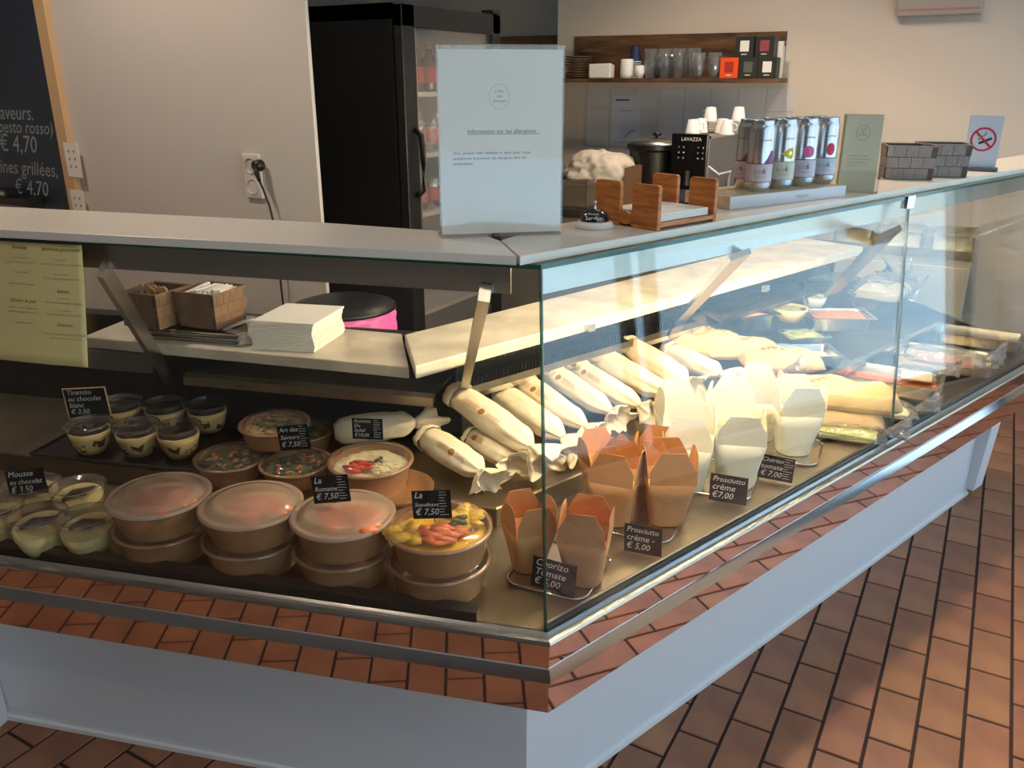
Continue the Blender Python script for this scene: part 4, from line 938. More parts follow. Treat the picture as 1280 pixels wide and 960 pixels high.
# bin
q = at(430, 384, 0.86); q.z = 0.0
t = thing('waste_bin', 'black round waste bin behind the left wing', 'bin', q)
MB().lathe([(0.11, 0.0), (0.130, 0.80), (0.137, 0.81), (0.137, 0.85), (0.130, 0.85), (0.124, 0.80), (0.105, 0.01), (0.0001, 0.01)], 40).build('bin_body', blackm, t, True)
MB().lathe([(0.0001, 0.885), (0.10, 0.882), (0.146, 0.868), (0.148, 0.858), (0.14, 0.856)], 40).build('lid', blackm, t, 'all')
bl = MB(); n_ = 60
vs = []; rows_ = [(0.126, 0.80), (0.1315, 0.8575), (0.1405, 0.856), (0.143, 0.82), (0.146, 0.77), (0.150, 0.71)]
for i, (r0, z0) in enumerate(rows_):
    for k in range(n_):
        a = 2 * PI * k / n_; w_ = 0.004 * math.sin(9 * a + i) + 0.004 * math.sin(17 * a + 2 * i)
        dz = 0.02 * math.sin(3 * a) * (i > 3) + 0.028 * math.cos(a - 0.35) * (i > 2) - 0.0
        vs.append(((r0 + w_ * (i > 1)) * math.cos(a), (r0 + w_ * (i > 1)) * math.sin(a), z0 + dz))
fs = [(i * n_ + k, i * n_ + (k + 1) % n_, (i + 1) * n_ + (k + 1) % n_, (i + 1) * n_ + k) for i in range(len(rows_) - 1) for k in range(n_)]
o = MB().add(vs, fs).build('bin_liner', pink_bag, None, 'all', loc=q, solid=0.001); tag(o, 'pink plastic liner folded over the rim of the black bin', 'liner')

# ================================================================== MENU SHEET ON THE LEFT GLASS
def Lglass(s, z, out=0.002):
    d = 0.055 * (z - 0.553) / 0.64 - out
    return wL(s, d, z)
def Lsz(px, py):
    best = None
    for k in range(90):
        z = 0.55 + k * 0.0072; p = at(px, py, z); q = p - G; d = q.dot(iL); s = q.dot(dL); dd_ = abs(d - (0.055 * (z - 0.553) / 0.64 + 0.035 * s / 1.1 * (z - 0.555) / 0.64))
        if best is None or dd_ < best[0]: best = (dd_, s, z)
    return best[1], best[2]
s_r, z_t = Lsz(104, 306); s_rb, z_b = Lsz(113, 458)
t = thing('menu_sheet', 'yellowed printed menu sheet taped to the left end of the front glass', 'menu', Lglass(s_r, z_t))
def onmenu(u, v, lift=0.0, fold=True):   # u metres leftwards, v metres down
    s = s_r + (s_rb - s_r) * v / (z_t - z_b) + u
    w = 0.003 * math.sin(u * 16) + 0.004 * (v / 0.2) ** 2 + (0.002 if fold else 0)
    return Lglass(s, z_t - v, 0.002 + w + lift) - Lglass(s_r, z_t)
vs = []; fs = []; NU, NV = 24, 12; HV = z_t - z_b
for i in range(NU + 1):
    for j in range(NV + 1): vs.append(onmenu(0.34 * i / NU, HV * j / NV))
for i in range(NU):
    for j in range(NV): a = i * (NV + 1) + j; fs.append((a, a + 1, a + NV + 2, a + NV + 1))
MB().add(vs, fs).build('paper_sheet', paper_yellow, t, 'all', solid=0.0004)
def menutext(s_, size, uc, v, sh=0.0, al='CENTER'):
    vs_, fs_ = text_geo(s_, size, al, sh)
    MB().add([onmenu(uc - p.x, v - p.y, 0.0012) for p in vs_], fs_).build('lettering', ink_pale if sh == 0 else mat('brown_print', rgb(120, 96, 56), 0.8), t)
for (uc, rows_) in ((0.045, (('Sandwichs gourmands', .012, 1), ('Le parisien', .03, 0), ('jambon blanc, beurre, comté et salade', .038, 0), ('Le montagnard', .056, 0), ('jambon cru, fromage, tomates, miel', .064, 0), ('Salades', .088, 1), ('La romaine', .100, 0), ('salade, poulet, parmesan, croûtons', .108, 0), ('La nordique', .122, 0), ('saumon, agrumes, avocat, fenouil', .130, 0), ('Desserts', .150, 1), ('tiramisu, mousse au chocolat, panna cotta', .166, 0), ('salade de fruits frais de saison', .174, 0))),
                    (0.135, (('Formules', .012, 1), ('formule déjeuner', .03, 0), ('sandwich, boisson et dessert', .038, 0), ('formule salade', .056, 0), ('salade, boisson et dessert', .078, 0), ('Quiches du jour', .110, 1), ('quiche lorraine et salade verte', .122, 0), ('quiche aux légumes du marché', .130, 0), ('supplément sauce', .150, 0)))):
    for s_, v, h in rows_:
        if v < HV - 0.006: menutext(s_, 0.0092 if h else 0.0056, uc, v, 0.3 if h else 0.0)

# ================================================================== FOOD IN THE CASE
ZF, ZR_ = 0.553, 0.6005        # front deck, raised deck
# --- paper bowls with lids
BR, BH = 0.098, 0.064
def bowl_thing(lid='fog', fill=None, r=BR, h=BH, seed=0, gloss=True):
    t = thing('salad_bowl', '', 'bowl', (0, 0, 0)); rb = r * 0.85
    MB().lathe([(0.0001, 0.004), (rb - 0.002, 0.004), (rb, 0.0), (r - 0.002, h - 0.006), (r - 0.003, h - 0.006), (rb - 0.002, 0.006), (0.0001, 0.006)], 48).build('bowl_wall', kraft_gloss, t, True)
    MB().lathe([(r - 0.004, h - 0.008), (r + 0.0015, h - 0.008), (r + 0.003, h - 0.005), (r + 0.0015, h - 0.002), (r - 0.004, h - 0.002)], 48).build('rolled_rim', kraft_gloss, t, 'all')
    if fill: fill(t, r, h, seed)
    lm = {'fog': lid_fog, 'clear': lid_clear}[lid]
    pr_ = [(r + 0.0042, h - 0.006), (r + 0.0042, h), (r - 0.001, h + 0.0015), (r - 0.007, h - 0.001), (r - 0.012, h + 0.001), (r - 0.018, h + 0.007), (r - 0.030, h + 0.0095), (r - 0.044, h + 0.0085), (r - 0.05, h + 0.0100), (0.0001, h + 0.0105)]
    MB().lathe(pr_, 48).build('lid', lm, t, 'all')
    return t
def bed(t, r, z, mt, name='salad_bed', amp=0.008, seed=0):
    n_, m_ = 36, 8; vs = [(0, 0, z + 0.002)]; fs = []
    for i in range(1, m_ + 1):
        for k in range(n_):
            a = 2 * PI * k / n_; rr = (r * i / m_); x, y = rr * math.cos(a), rr * math.sin(a)
            vs.append((x, y, z + amp * noise.noise(Vector((x * 60 + seed, y * 60, seed))) + (0.002 if i < m_ else -0.004)))
    fs += [(0, 1 + k, 1 + (k + 1) % n_) for k in range(n_)]
    for i in range(m_ - 1):
        for k in range(n_): fs.append((1 + i * n_ + k, 1 + (i + 1) * n_ + k, 1 + (i + 1) * n_ + (k + 1) % n_, 1 + i * n_ + (k + 1) % n_))
    return MB().add(vs, fs).build(name, mt, t, 'all')
def bits(t, name, mt, n, rmax, z, size, sc=(1, 1, 0.6), cx=0, cy=0, jit=0.5):
    mb = MB()
    for k in range(n):
        a = random.random() * 2 * PI; q = rmax * math.sqrt(random.random())
        mb.ico((cx + q * math.cos(a), cy + q * math.sin(a), z + random.uniform(0, 0.004)), size * random.uniform(.6, 1.2), jit=jit, sc=(sc[0] * random.uniform(.5, 1.4), sc[1] * random.uniform(.5, 1.4), sc[2]))
    return tag(mb.build(name, mt, t, 'all'), kind='stuff')
def fill_mixed(t, r, h, sd):
    bed(t, r - 0.006, h - 0.016, grain, seed=sd); bits(t, 'herb_leaves', greens, 26, r * 0.6, h - 0.012, 0.009, (1.2, 1, .4)); bits(t, 'grain_bits', grain, 50, r * 0.8, h - 0.013, 0.006)
def fill_green(t, r, h, sd):
    bed(t, r - 0.006, h - 0.018, greens, seed=sd); bits(t, 'chopped_greens', greens, 50, r * 0.8, h - 0.014, 0.010, (1.3, 1, .4)); bits(t, 'grain_bits', carrot, 24, r * 0.7, h - 0.010, 0.006)
def fill_steak(t, r, h, sd):
    bed(t, r - 0.006, h - 0.018, white_food, seed=sd); bits(t, 'red_strips', tomato, 26, 0.028, h - 0.006, 0.010, (1.8, .5, .5), cx=-0.012, cy=-0.038)
    bits(t, 'grated_cheese', cheese, 60, 0.030, h - 0.007, 0.006, (1.6, .5, .5), cx=0.036, cy=-0.028); bits(t, 'black_olives', choc, 4, 0.018, h - 0.004, 0.010, cx=0.01, cy=-0.004)
def fill_salmon(t, r, h, sd):
    bed(t, r - 0.006, h - 0.018, mango, seed=sd); bits(t, 'salmon_strips', salmon, 34, 0.040, h - 0.006, 0.013, (2.0, .8, .4), cx=0.012, cy=-0.022)
    bits(t, 'mango_slices', mango, 16, 0.03, h - 0.008, 0.018, (1.3, 1, .3), cx=-0.055, cy=-0.028); bits(t, 'lemon_slices', mango, 16, 0.04, h - 0.008, 0.018, (1.3, 1, .3), cx=0.035, cy=0.045); bits(t, 'dill_leaves', greens, 12, 0.020, h - 0.002, 0.008, (1.4, 1, .3), cx=0.03, cy=0.022)
def fill_orange(t, r, h, sd):
    bed(t, r - 0.006, h - 0.016, white_food, seed=sd); bits(t, 'orange_salad', salmon, 40, 0.055, h - 0.004, 0.014, (1.7, .9, .4), cx=0.02, cy=-0.02)
    bits(t, 'olives', choc, 2, 0.01, h - 0.004, 0.006, cx=-0.02, cy=-0.045)
STK = ((0.824, 0.106, 'leftmost', fill_orange, 'fog', 'fogged lid with orange filling showing'), (0.622, 0.106, 'second', fill_orange, 'fog', 'evenly fogged lid'),
       (0.427, 0.111, 'third', fill_orange, 'fog', 'fogged lid, La Romaine card'), (0.231, 0.111, 'rightmost', fill_salmon, 'clear', 'clear lid over salmon and mango'))
for k, (s_, d__, nm, fill, lid, ds) in enumerate(STK):
    base = wL(s_, d__, ZF)
    lo = bowl_thing('clear', None, seed=k); lo.location = base; lo['label'] = 'brown paper salad bowl, lower one of the %s front stack' % nm; lo['group'] = 'salad bowls in the front row'
    up = bowl_thing(lid, fill, seed=k); up.location = base + Vector((random.uniform(-.003, .003), random.uniform(-.003, .003), BH + 0.0015)); up.rotation_euler = (0, 0, AZL + random.uniform(-.2, .2) if lid == 'fog' else 0.35)
    up['label'] = 'brown paper salad bowl, upper of the %s front stack, %s' % (nm, ds); up['group'] = 'salad bowls in the front row'
def rear_bowl(px, py, z, r, h, fill, lid, lab, grp='salad bowls on the raised deck', a=0.35, lift=None):
    t = bowl_thing(lid, fill, r, h, seed=px); zb = ZR_ if lift is None else lift
    p = at(px, py, zb + h); t.location = (p.x, p.y, zb); t.rotation_euler = (0, 0, a); t['label'] = lab; t['group'] = grp; return t
rear_bowl(463, 573, 0, 0.094, 0.068, fill_steak, 'clear', 'brown salad bowl with red strips and grated cheese under the Assiette card')
rear_bowl(288, 570, 0, 0.080, 0.046, fill_green, 'clear', 'brown bowl of dark green salad beside the tiramisu cups')
b1 = rear_bowl(369, 576, 0, 0.080, 0.046, fill_green, 'clear', 'brown bowl of green salad under the Art des Saveurs card')
b2 = rear_bowl(343, 527, 0, 0.082, 0.048, fill_mixed, 'clear', 'brown bowl of grain salad stacked highest behind the Art des Saveurs card', lift=ZR_ + 0.052)
rear_bowl(376, 536, 0, 0.080, 0.046, fill_mixed, 'clear', 'brown bowl of mixed salad standing farthest back by the baguettes', lift=ZR_ + 0.03 if False else None)
rear_bowl(330, 552, 0, 0.080, 0.046, fill_mixed, 'clear', 'brown bowl of salad at the bottom, under the grain salad bowl') if False else None
# flat bowl lid lying in front of the baguettes
q = at(505, 628, ZR_ - 0.0)
o = MB().lathe([(0.0001, 0.0), (0.075, 0.0), (0.085, 0.012), (0.088, 0.02), (0.086, 0.02), (0.075, 0.003), (0.0001, 0.003)], 40).build('shallow_dish', kraft_gloss, None, 'all', loc=(at(490, 622, 0.60) + iL * 0.02)); tag(o, 'shallow brown paper dish behind the rightmost front bowls', 'dish')

# --- dessert cups
def dessert(kind):
    t = thing('dessert_cup', '', 'dessert', (0, 0, 0)); t.scale = (1.38, 1.38, 1.3) if kind == 'tiramisu' else (1.45, 1.45, 1.4); r0, r1, h = 0.024, 0.039, 0.060
    if kind == 'tiramisu':
        MB().lathe([(0.0001, 0.002), (0.022, 0.002), (0.030, 0.018), (0.0355, 0.042), (0.0345, 0.046), (0.0001, 0.048)], 32).build('cream', cream_food, t, 'all')
        cb = MB()
        for k in range(6):
            a0 = 2 * PI * k / 6 + random.uniform(-.15, .15); zz = 0.014 + 0.008 * (k % 2)
            ring = []
            for (da, dz) in ((-.38, 0), (-.25, .010), (.12, .007), (.40, .013), (.34, -.003), (-.05, -.007)):
                da += random.uniform(-.12, .12); z = zz + dz + random.uniform(-.003, .003); rr = 0.0228 + (z - 0.002) * 0.40 + 0.0008
                rr = (0.022 + 0.008 * (z - .002) / .016 if z < .018 else 0.030 + 0.0055 * (z - .018) / .024) + 0.0006
                ring.append((rr * math.cos(a0 + da), rr * math.sin(a0 + da), z))
            c_ = [sum(p[i] for p in ring) / 6 for i in range(3)]; q_ = math.hypot(c_[0], c_[1]); rr = math.hypot(ring[0][0], ring[0][1]) + 0.0006
            c_ = (c_[0] * rr / q_, c_[1] * rr / q_, c_[2]); cb.add([c_] + ring, [(0, 1 + i, 1 + (i + 1) % 6) for i in range(6)])
        cb.build('coffee_sponge', coffee_sponge, t)
        bed(t, 0.0345, 0.0485, cocoa, 'cocoa_topping', 0.003)
    else:
        mb = MB(); vs = []; n_ = 28
        for i, (rr, z) in enumerate(((0.0225, 0.002), (0.0295, 0.018), (0.0335, 0.034), (0.0345, 0.042))):
            for k in range(n_):
                a = 2 * PI * k / n_; vs.append((rr * math.cos(a), rr * math.sin(a), z + (0.006 * math.sin(a) if i > 1 else 0)))
        fs = [(i * n_ + k, i * n_ + (k + 1) % n_, (i + 1) * n_ + (k + 1) % n_, (i + 1) * n_ + k) for i in range(3) for k in range(n_)] + [tuple(range(3 * n_, 4 * n_))] + [tuple(range(n_ - 1, -1, -1))]
        mb.add(vs, fs); mb.build('mousse', mousse, t, True)
        cu = MB(); cu.tube([(-0.020, -0.012, 0.043), (-0.006, 0.002, 0.048), (0.010, 0.006, 0.048), (0.022, 0.012, 0.050)], [0.003, 0.006, 0.005, 0.002], 6); cu.ico((0.006, -0.006, 0.048), 0.009, jit=.5, sc=(1, .8, .4))
        cu.build('chocolate_curl', choc, t, 'all')
    MB().lathe([(0.0001, 0.0), (r0, 0.0), (0.031, 0.018), (r1 - 0.002, h - 0.008), (r1, h)], 32).build('cup', cup_clear, t, 'all')
    MB().lathe([(r1 + 0.002, h - 0.004), (r1 + 0.002, h + 0.001), (r1 - 0.004, h + 0.0015), (r1 - 0.007, h - 0.002), (0.0001, h - 0.001)], 32).build('lid', lid_clear, t, 'all')
    return t
ti = dessert('tiramisu')
q = at(165, 574, ZR_)
t = thing('display_tray', 'flat black tray under the tiramisu cups on the raised deck', 'tray', wL(1.14, 0.50, ZR_), AZL)
MB().box(-0.22, 0.24, -0.155, 0.16, 0.0, 0.004).build('tray_base', blackm, t, bevel=0.002)
tl = MB().tube([(-0.22, -0.155, 0.006), (0.24, -0.155, 0.006), (0.24, 0.16, 0.006), (-0.22, 0.16, 0.006), (-0.22, -0.155, 0.006)], 0.004, 6).build('tray_lip', dark_rail, t)
rows_t = [((113, 546), 'front row, under the chalk card', 0), ((172, 549), 'front row, middle', 0), ((224, 551), 'front row, right', 0), ((152, 518), 'back row, left', 1), ((207, 520), 'back row, middle', 1), ((260, 521), 'back row, right, with cream to the rim', 1)]
for (px, py), nm, _ in rows_t:
    p = at(px, py, ZR_ + 0.044); inst(ti, 'clear cup of tiramisu dusted with cocoa, %s' % nm, 'dessert', (p.x, p.y, ZR_ + 0.0045), random.uniform(0, 6), 'tiramisu cups on the black tray')
mo = dessert('mousse')
for (px, py), nm in (((50, 665), 'front row, middle'), ((110, 667), 'front row, right, with a thick chocolate curl'), ((-4, 654), 'front row at the picture edge'), ((44, 625), 'back row, left'), ((100, 628), 'back row, right')):
    p = at(px, py, ZF + 0.044); inst(mo, 'clear cup of pale yellow mousse with chocolate, %s' % nm, 'dessert', (p.x, p.y, ZF + 0.0005), random.uniform(0, 1), 'mousse cups at the left end of the front deck')

# --- folded boxes
def foldbox(mt, seed=0, hb=0.088, hf=0.060, wb=0.031, wt=0.043):
    random.seed(seed)
    t = thing('takeaway_box', '', 'food box', (0, 0, 0)); mb = MB(); n_ = 8
    def ring(z, w, rc):
        pts = []
        for cx, cy, a0 in ((1, 1, 0), (-1, 1, 90), (-1, -1, 180), (1, -1, 270)):
            for k in range(n_ // 2 + 1):
                a = math.radians(a0 + 90 * k / (n_ // 2)); pts.append(((w - rc) * cx + rc * math.cos(a), (w - rc) * cy + rc * math.sin(a), z))
        return pts
    rings = [ring(0, wb, 0.024), ring(hb * 0.35, wb + 0.35 * (wt - wb), 0.020), ring(hb * 0.7, wb + 0.7 * (wt - wb), 0.012), ring(hb, wt, 0.005)]
    m_ = len(rings[0]); vs = [p for r in rings for p in r]
    fs = [(i * m_ + k, i * m_ + (k + 1) % m_, (i + 1) * m_ + (k + 1) % m_, (i + 1) * m_ + k) for i in range(3) for k in range(m_)] + [tuple(range(m_ - 1, -1, -1))]
    o = MB().add(vs, fs).build('box_body', mt, t, True, solid=0.0009)
    for k in range(4):
        lean = random.uniform(-0.10, 0.13); h_ = hf * (1.0 if k % 2 == 0 else 0.92) * random.uniform(0.92, 1.05); w0 = wt - 0.002
        if k % 2 == 0: prof = [(-w0, 0), (w0, 0), (w0 * 0.98, h_ * 0.45), (w0 * 0.55, h_), (-w0 * 0.55, h_), (-w0 * 0.98, h_ * 0.45)]
        else: prof = [(-w0, 0), (w0, 0), (w0 * 0.95, h_ * 0.35), (w0 * 0.62, h_ * 0.9), (w0 * 0.25, h_), (-w0 * 0.25, h_), (-w0 * 0.62, h_ * 0.9), (-w0 * 0.95, h_ * 0.35)]
        T = Matrix.Rotation(PI / 2 * k, 4, 'Z') @ Matrix.Translation((0, -wt + 0.0005, hb)) @ Matrix.Rotation(lean, 4, 'X')
        MB().add([(x, 0, z) for x, z in prof], [tuple(range(len(prof)))], 0, T).build('flap', mt, t, solid=0.0009)
    return t
def fbox(mt, px, py, rz, lab, grp, seed, fillm=None, k=1.0, z=ZF + 0.005):
    t = foldbox(mt, seed); p = at(px, py, z); t.location = (p.x, p.y, z); t.rotation_euler = (0, 0, rz); t.scale = (k, k, k); t['label'] = lab; t['group'] = grp
    if fillm: o = bed(t, 0.038, 0.072, fillm, 'filling', 0.008, seed)
    return t
gk = 'kraft card food boxes'; gw = 'white card food boxes'
KB = ((660, 706, 0.9, 'kraft card food box at the front corner, left of the pair behind the Chorizo card', 11, carrot, 1.0), (730, 722, 0.25, 'kraft card food box at the front corner, right of the pair behind the Chorizo card', 12, salmon, 1.1),
      (768, 648, 0.15, 'kraft card food box of the middle tray, front left', 13, mango, 1.18), (832, 648, 0.5, 'kraft card food box of the middle tray, front right', 14, mango, 1.2), (752, 622, 0.8, 'kraft card food box of the middle tray, rear left', 15, mango, 1.08), (815, 622, 0.2, 'kraft card food box of the middle tray, rear right', 16, mango, 1.1))
for px, py, a, lb, sd, f, k in KB: fbox(kraft, px, py, a, lb, gk, sd, f, k)
WB = ((858, 606, 0.2, 'white card food box right behind the kraft boxes, left of its tray', 21, greens, 1.3), (918, 602, 0.35, 'white card food box in front, behind the Prosciutto card at seven euros', 22, white_food, 1.36), (990, 562, 0.45, 'white card food box farthest right with tall open flaps', 23, carrot, 1.3),
      (846, 570, 0.6, 'white card food box at the back with green herbs on top', 24, greens, 1.3), (905, 566, 0.1, 'white card food box at the back, second from the left', 25, white_food, 1.3), (945, 545, 0.5, 'white card food box at the back, right behind the small card', 26, ham, 1.3))
for px, py, a, lb, sd, f, k in WB: fbox(white_card, px, py, a, lb, gw, sd, f, k)
random.seed(99)
def tray(c, w, d, rz, lab, mt=brushed):
    t = thing('small_tray', lab, 'tray', c, rz, 'small steel trays under the food boxes')
    def rr(w, d, r, z):
        pts = []
        for cx, cy, a0 in ((1, 1, 0), (-1, 1, 90), (-1, -1, 180), (1, -1, 270)):
            for k in range(6): a = math.radians(a0 + 18 * k); pts.append(((w - r) * cx + r * math.cos(a), (d - r) * cy + r * math.sin(a), z))
        return pts
    MB().prism([(p[0], p[1]) for p in rr(w, d, 0.03, 0)], 0.0, 0.0022).build('tray_base', mt, t)
    pts = rr(w, d, 0.03, 0.0045); MB().tube(pts + [pts[0]], 0.0026, 6).build('tray_rim', chrome, t, 'all')
zt_ = ZF + 0.0005
tray(at(700, 712, zt_), 0.083, 0.092, AZR - 1.15, 'small steel tray under the two front kraft boxes')
tray(at(802, 645, zt_) + Vector((-.005, -.005, 0)), 0.093, 0.10, AZR - 1.15, 'small steel tray under the middle kraft boxes')
tray(at(893, 598, zt_), 0.098, 0.10, AZR - 1.15, 'small steel tray under the front white boxes')
tray(at(985, 562, zt_), 0.080, 0.09, AZR - 1.15, 'small steel tray under the farthest white box')

# --- wrapped baguettes
def baguette(A, B, r, lab, seed, tuft=0.055, emblem=0.45, grp='paper wrapped baguettes', collar=True):
    A, B = Vector(A), Vector(B); mid = (A + B) / 2; ax = B - A; L_ = ax.length; ax.normalize()
    up = Vector((0, 0, 1)); sd = ax.cross(up).normalized(); up = sd.cross(ax)
    t = thing('wrapped_baguette', lab, 'sandwich', mid, 0, grp)
    rnd = random.Random(seed); n_ = 30; prof = []
    N_ = 26
    vs = []; fs = []
    for i in range(N_ + 1):
        u = i / N_
        if u < 0.08: k = 0.55 + 0.35 * (u / 0.08)
        elif u < 0.78: k = 0.92 + 0.12 * math.sin((u - 0.08) / 0.7 * PI)
        else: k = max(0.20, 0.94 * math.cos((u - 0.78) / 0.22 * PI / 2 * 0.88))
        wr = 0.06 + 0.24 * max(0, (u - 0.66) / 0.34)
        for j in range(n_):
            a = 2 * PI * j / n_
            w = 1 + wr * 0.5 * (math.sin(7 * a + seed) + 0.6 * math.sin(13 * a + 2.1 * seed)) * (u > 0.1) + 0.09 * noise.noise(Vector((u * 6, a * 1.6, seed)))
            flat = 0.80
            p = -ax * L_ / 2 + ax * L_ * u + sd * (r * k * w * math.cos(a)) + up * (r * flat * k * w * math.sin(a))
            vs.append(p)
    fs = [(i * n_ + j, i * n_ + (j + 1) % n_, (i + 1) * n_ + (j + 1) % n_, (i + 1) * n_ + j) for i in range(N_) for j in range(n_)] + [tuple(range(n_ - 1, -1, -1)), tuple(range(N_ * n_, (N_ + 1) * n_))]
    MB().add(vs, fs).build('wrapper', wrap_paper, t, 'all')
    # folded paper collar at the closed end
    vs = []
    for i in range(4):
        u = -0.03 + 0.035 * i
        for j in range(n_):
            a = 2 * PI * j / n_; k = (0.90, 0.98, 0.99, 1.0)[i]; w = 1 + 0.05 * math.sin(5 * a + seed) + 0.04 * math.sin(11 * a)
            vs.append(-ax * L_ / 2 + ax * L_ * u + sd * (r * k * w * math.cos(a)) + up * (r * 0.82 * k * w * math.sin(a)))
    if collar: MB().add(vs, [(i * n_ + j, i * n_ + (j + 1) % n_, (i + 1) * n_ + (j + 1) % n_, (i + 1) * n_ + j) for i in range(3) for j in range(n_)]).build('folded_end', wrap_paper, t, 'all', solid=0.0006)
    # twisted tuft
    if tuft:
        vs = []; m_ = 7; n2 = 40; dirn = (ax + Vector((0, 0, rnd.uniform(-.25, .15))) + sd * rnd.uniform(-.3, .3)).normalized(); s2 = dirn.cross(Vector((0, 0, 1))).normalized(); u2 = s2.cross(dirn)
        for i in range(m_):
            q = i / (m_ - 1)
            for j in range(n2):
                a = 2 * PI * j / n2; rad = r * (0.22 + 1.0 * q ** 0.7); w = 1 + (0.22 * q + 0.1) * (math.sin(5 * a + seed * 3) * 0.6 + math.sin(9 * a + q * 2 + seed) * 0.5) + 0.5 * q * noise.noise(Vector((math.cos(a) * 2.4, math.sin(a) * 2.4, seed * 2 + q * 2)))
                p = ax * (L_ / 2 - 0.006) + dirn * (tuft * q * (1 + 0.22 * math.sin(3 * a + seed))) + s2 * rad * w * math.cos(a) + u2 * rad * 0.75 * w * math.sin(a)
                vs.append(p)
        lo = ZF + 0.004 - mid.z
        vs = [Vector((p.x, p.y, max(p.z, lo))) for p in vs]
        MB().add(vs, [(i * n2 + j, i * n2 + (j + 1) % n2, (i + 1) * n2 + (j + 1) % n2, (i + 1) * n2 + j) for i in range(m_ - 1) for j in range(n2)]).build('twisted_end', wrap_paper, t, 'all', solid=0.0004)
    if emblem:
        # printed line of text with a round emblem, lying on the upper side facing the customers
        def surf(u, a, lift=0.0012):
            k = 0.92 + 0.12 * math.sin((u - 0.08) / 0.7 * PI); w = 1 + (0.06 * 0.5) * (math.sin(7 * a + seed) + 0.6 * math.sin(13 * a + 2.1 * seed)) + 0.09 * noise.noise(Vector((u * 6, a * 1.6, seed)))
            rr = r * k * w + lift
            return -ax * L_ / 2 + ax * L_ * u + sd * (rr * math.cos(a)) + up * ((r * 0.80 * k * w + lift) * math.sin(a))
        toward = (Vector((0, 0, CAM_H)) - mid).normalized(); ac = math.atan2(toward.dot(up) / 0.8, toward.dot(sd))
        mb = MB(); ring = [surf(emblem, ac)] + [surf(emblem + 0.009 * math.cos(2 * PI * k / 14) / L_, ac + 0.009 / r * math.sin(2 * PI * k / 14)) for k in range(14)]
        mb.add(ring, [(0, 1 + k, 1 + (k + 1) % 14) for k in range(14)])
        for row in (-1.5, -0.5, 0.5, 1.5):
            for s0, s1 in ((-0.24, -0.05), (0.05, 0.24)):
                s1_ = s1 - rnd.uniform(0, 0.06) * (s1 > 0); a_ = ac + row * 0.0040 / r; a2 = a_ + 0.0012 / r
                pts = [emblem + s0 + (s1_ - s0) * k / 6 for k in range(7)]
                mb.add([surf(u, a_) for u in pts] + [surf(u, a2) for u in pts], [(k, k + 1, 8 + k, 7 + k) for k in range(6)])
        mb.build('printed_mark', wrap_ink, t)
    return t
BG = (((532, 545, .672), (603, 590, .640), .038, 'paper wrapped baguette lying lowest in front, nearest the rightmost bowls', .60, .045),
      ((590, 545, .655), (640, 575, .640), .034, 'paper wrapped baguette half hidden under the big front one', .25, .045),
      ((570, 492, .735), (665, 560, .672), .040, 'paper wrapped baguette on top at the front of the row, its stamp in full view', .45, .065),
      ((612, 482, .690), (705, 548, .655), .038, 'paper wrapped baguette second in the row, behind the front one', 0, .06),
      ((640, 468, .705), (733, 534, .660), .034, 'paper wrapped baguette third in the row, crossing behind the glass corner', .40, .055),
      ((668, 452, .715), (765, 516, .665), .034, 'paper wrapped baguette fourth in the row', .42, .05),
      ((708, 452, .700), (800, 508, .660), .036, 'paper wrapped baguette fifth in the row', .35, .05),
      ((744, 444, .705), (832, 492, .665), .042, 'thick paper wrapped baguette sixth in the row, brightly lit', 0, .05),
      ((785, 432, .715), (858, 478, .675), .042, 'thick paper wrapped baguette seventh in the row, nearest the brown bags', 0, .045),
      ((835, 438, .675), (902, 468, .650), .036, 'paper wrapped baguette last in the row, in front of the brown bags', 0, .06))
for k, (a, b_, r, lb, em, tf) in enumerate(BG): baguette(at(*a), at(*b_), r, lb, k + 1, tf, em)
baguette(at(418, 540, .655), at(520, 528, .66), .042, 'paper wrapped baguette lying crosswise behind the Assiette bowl', 31, .06, 0, collar=False)

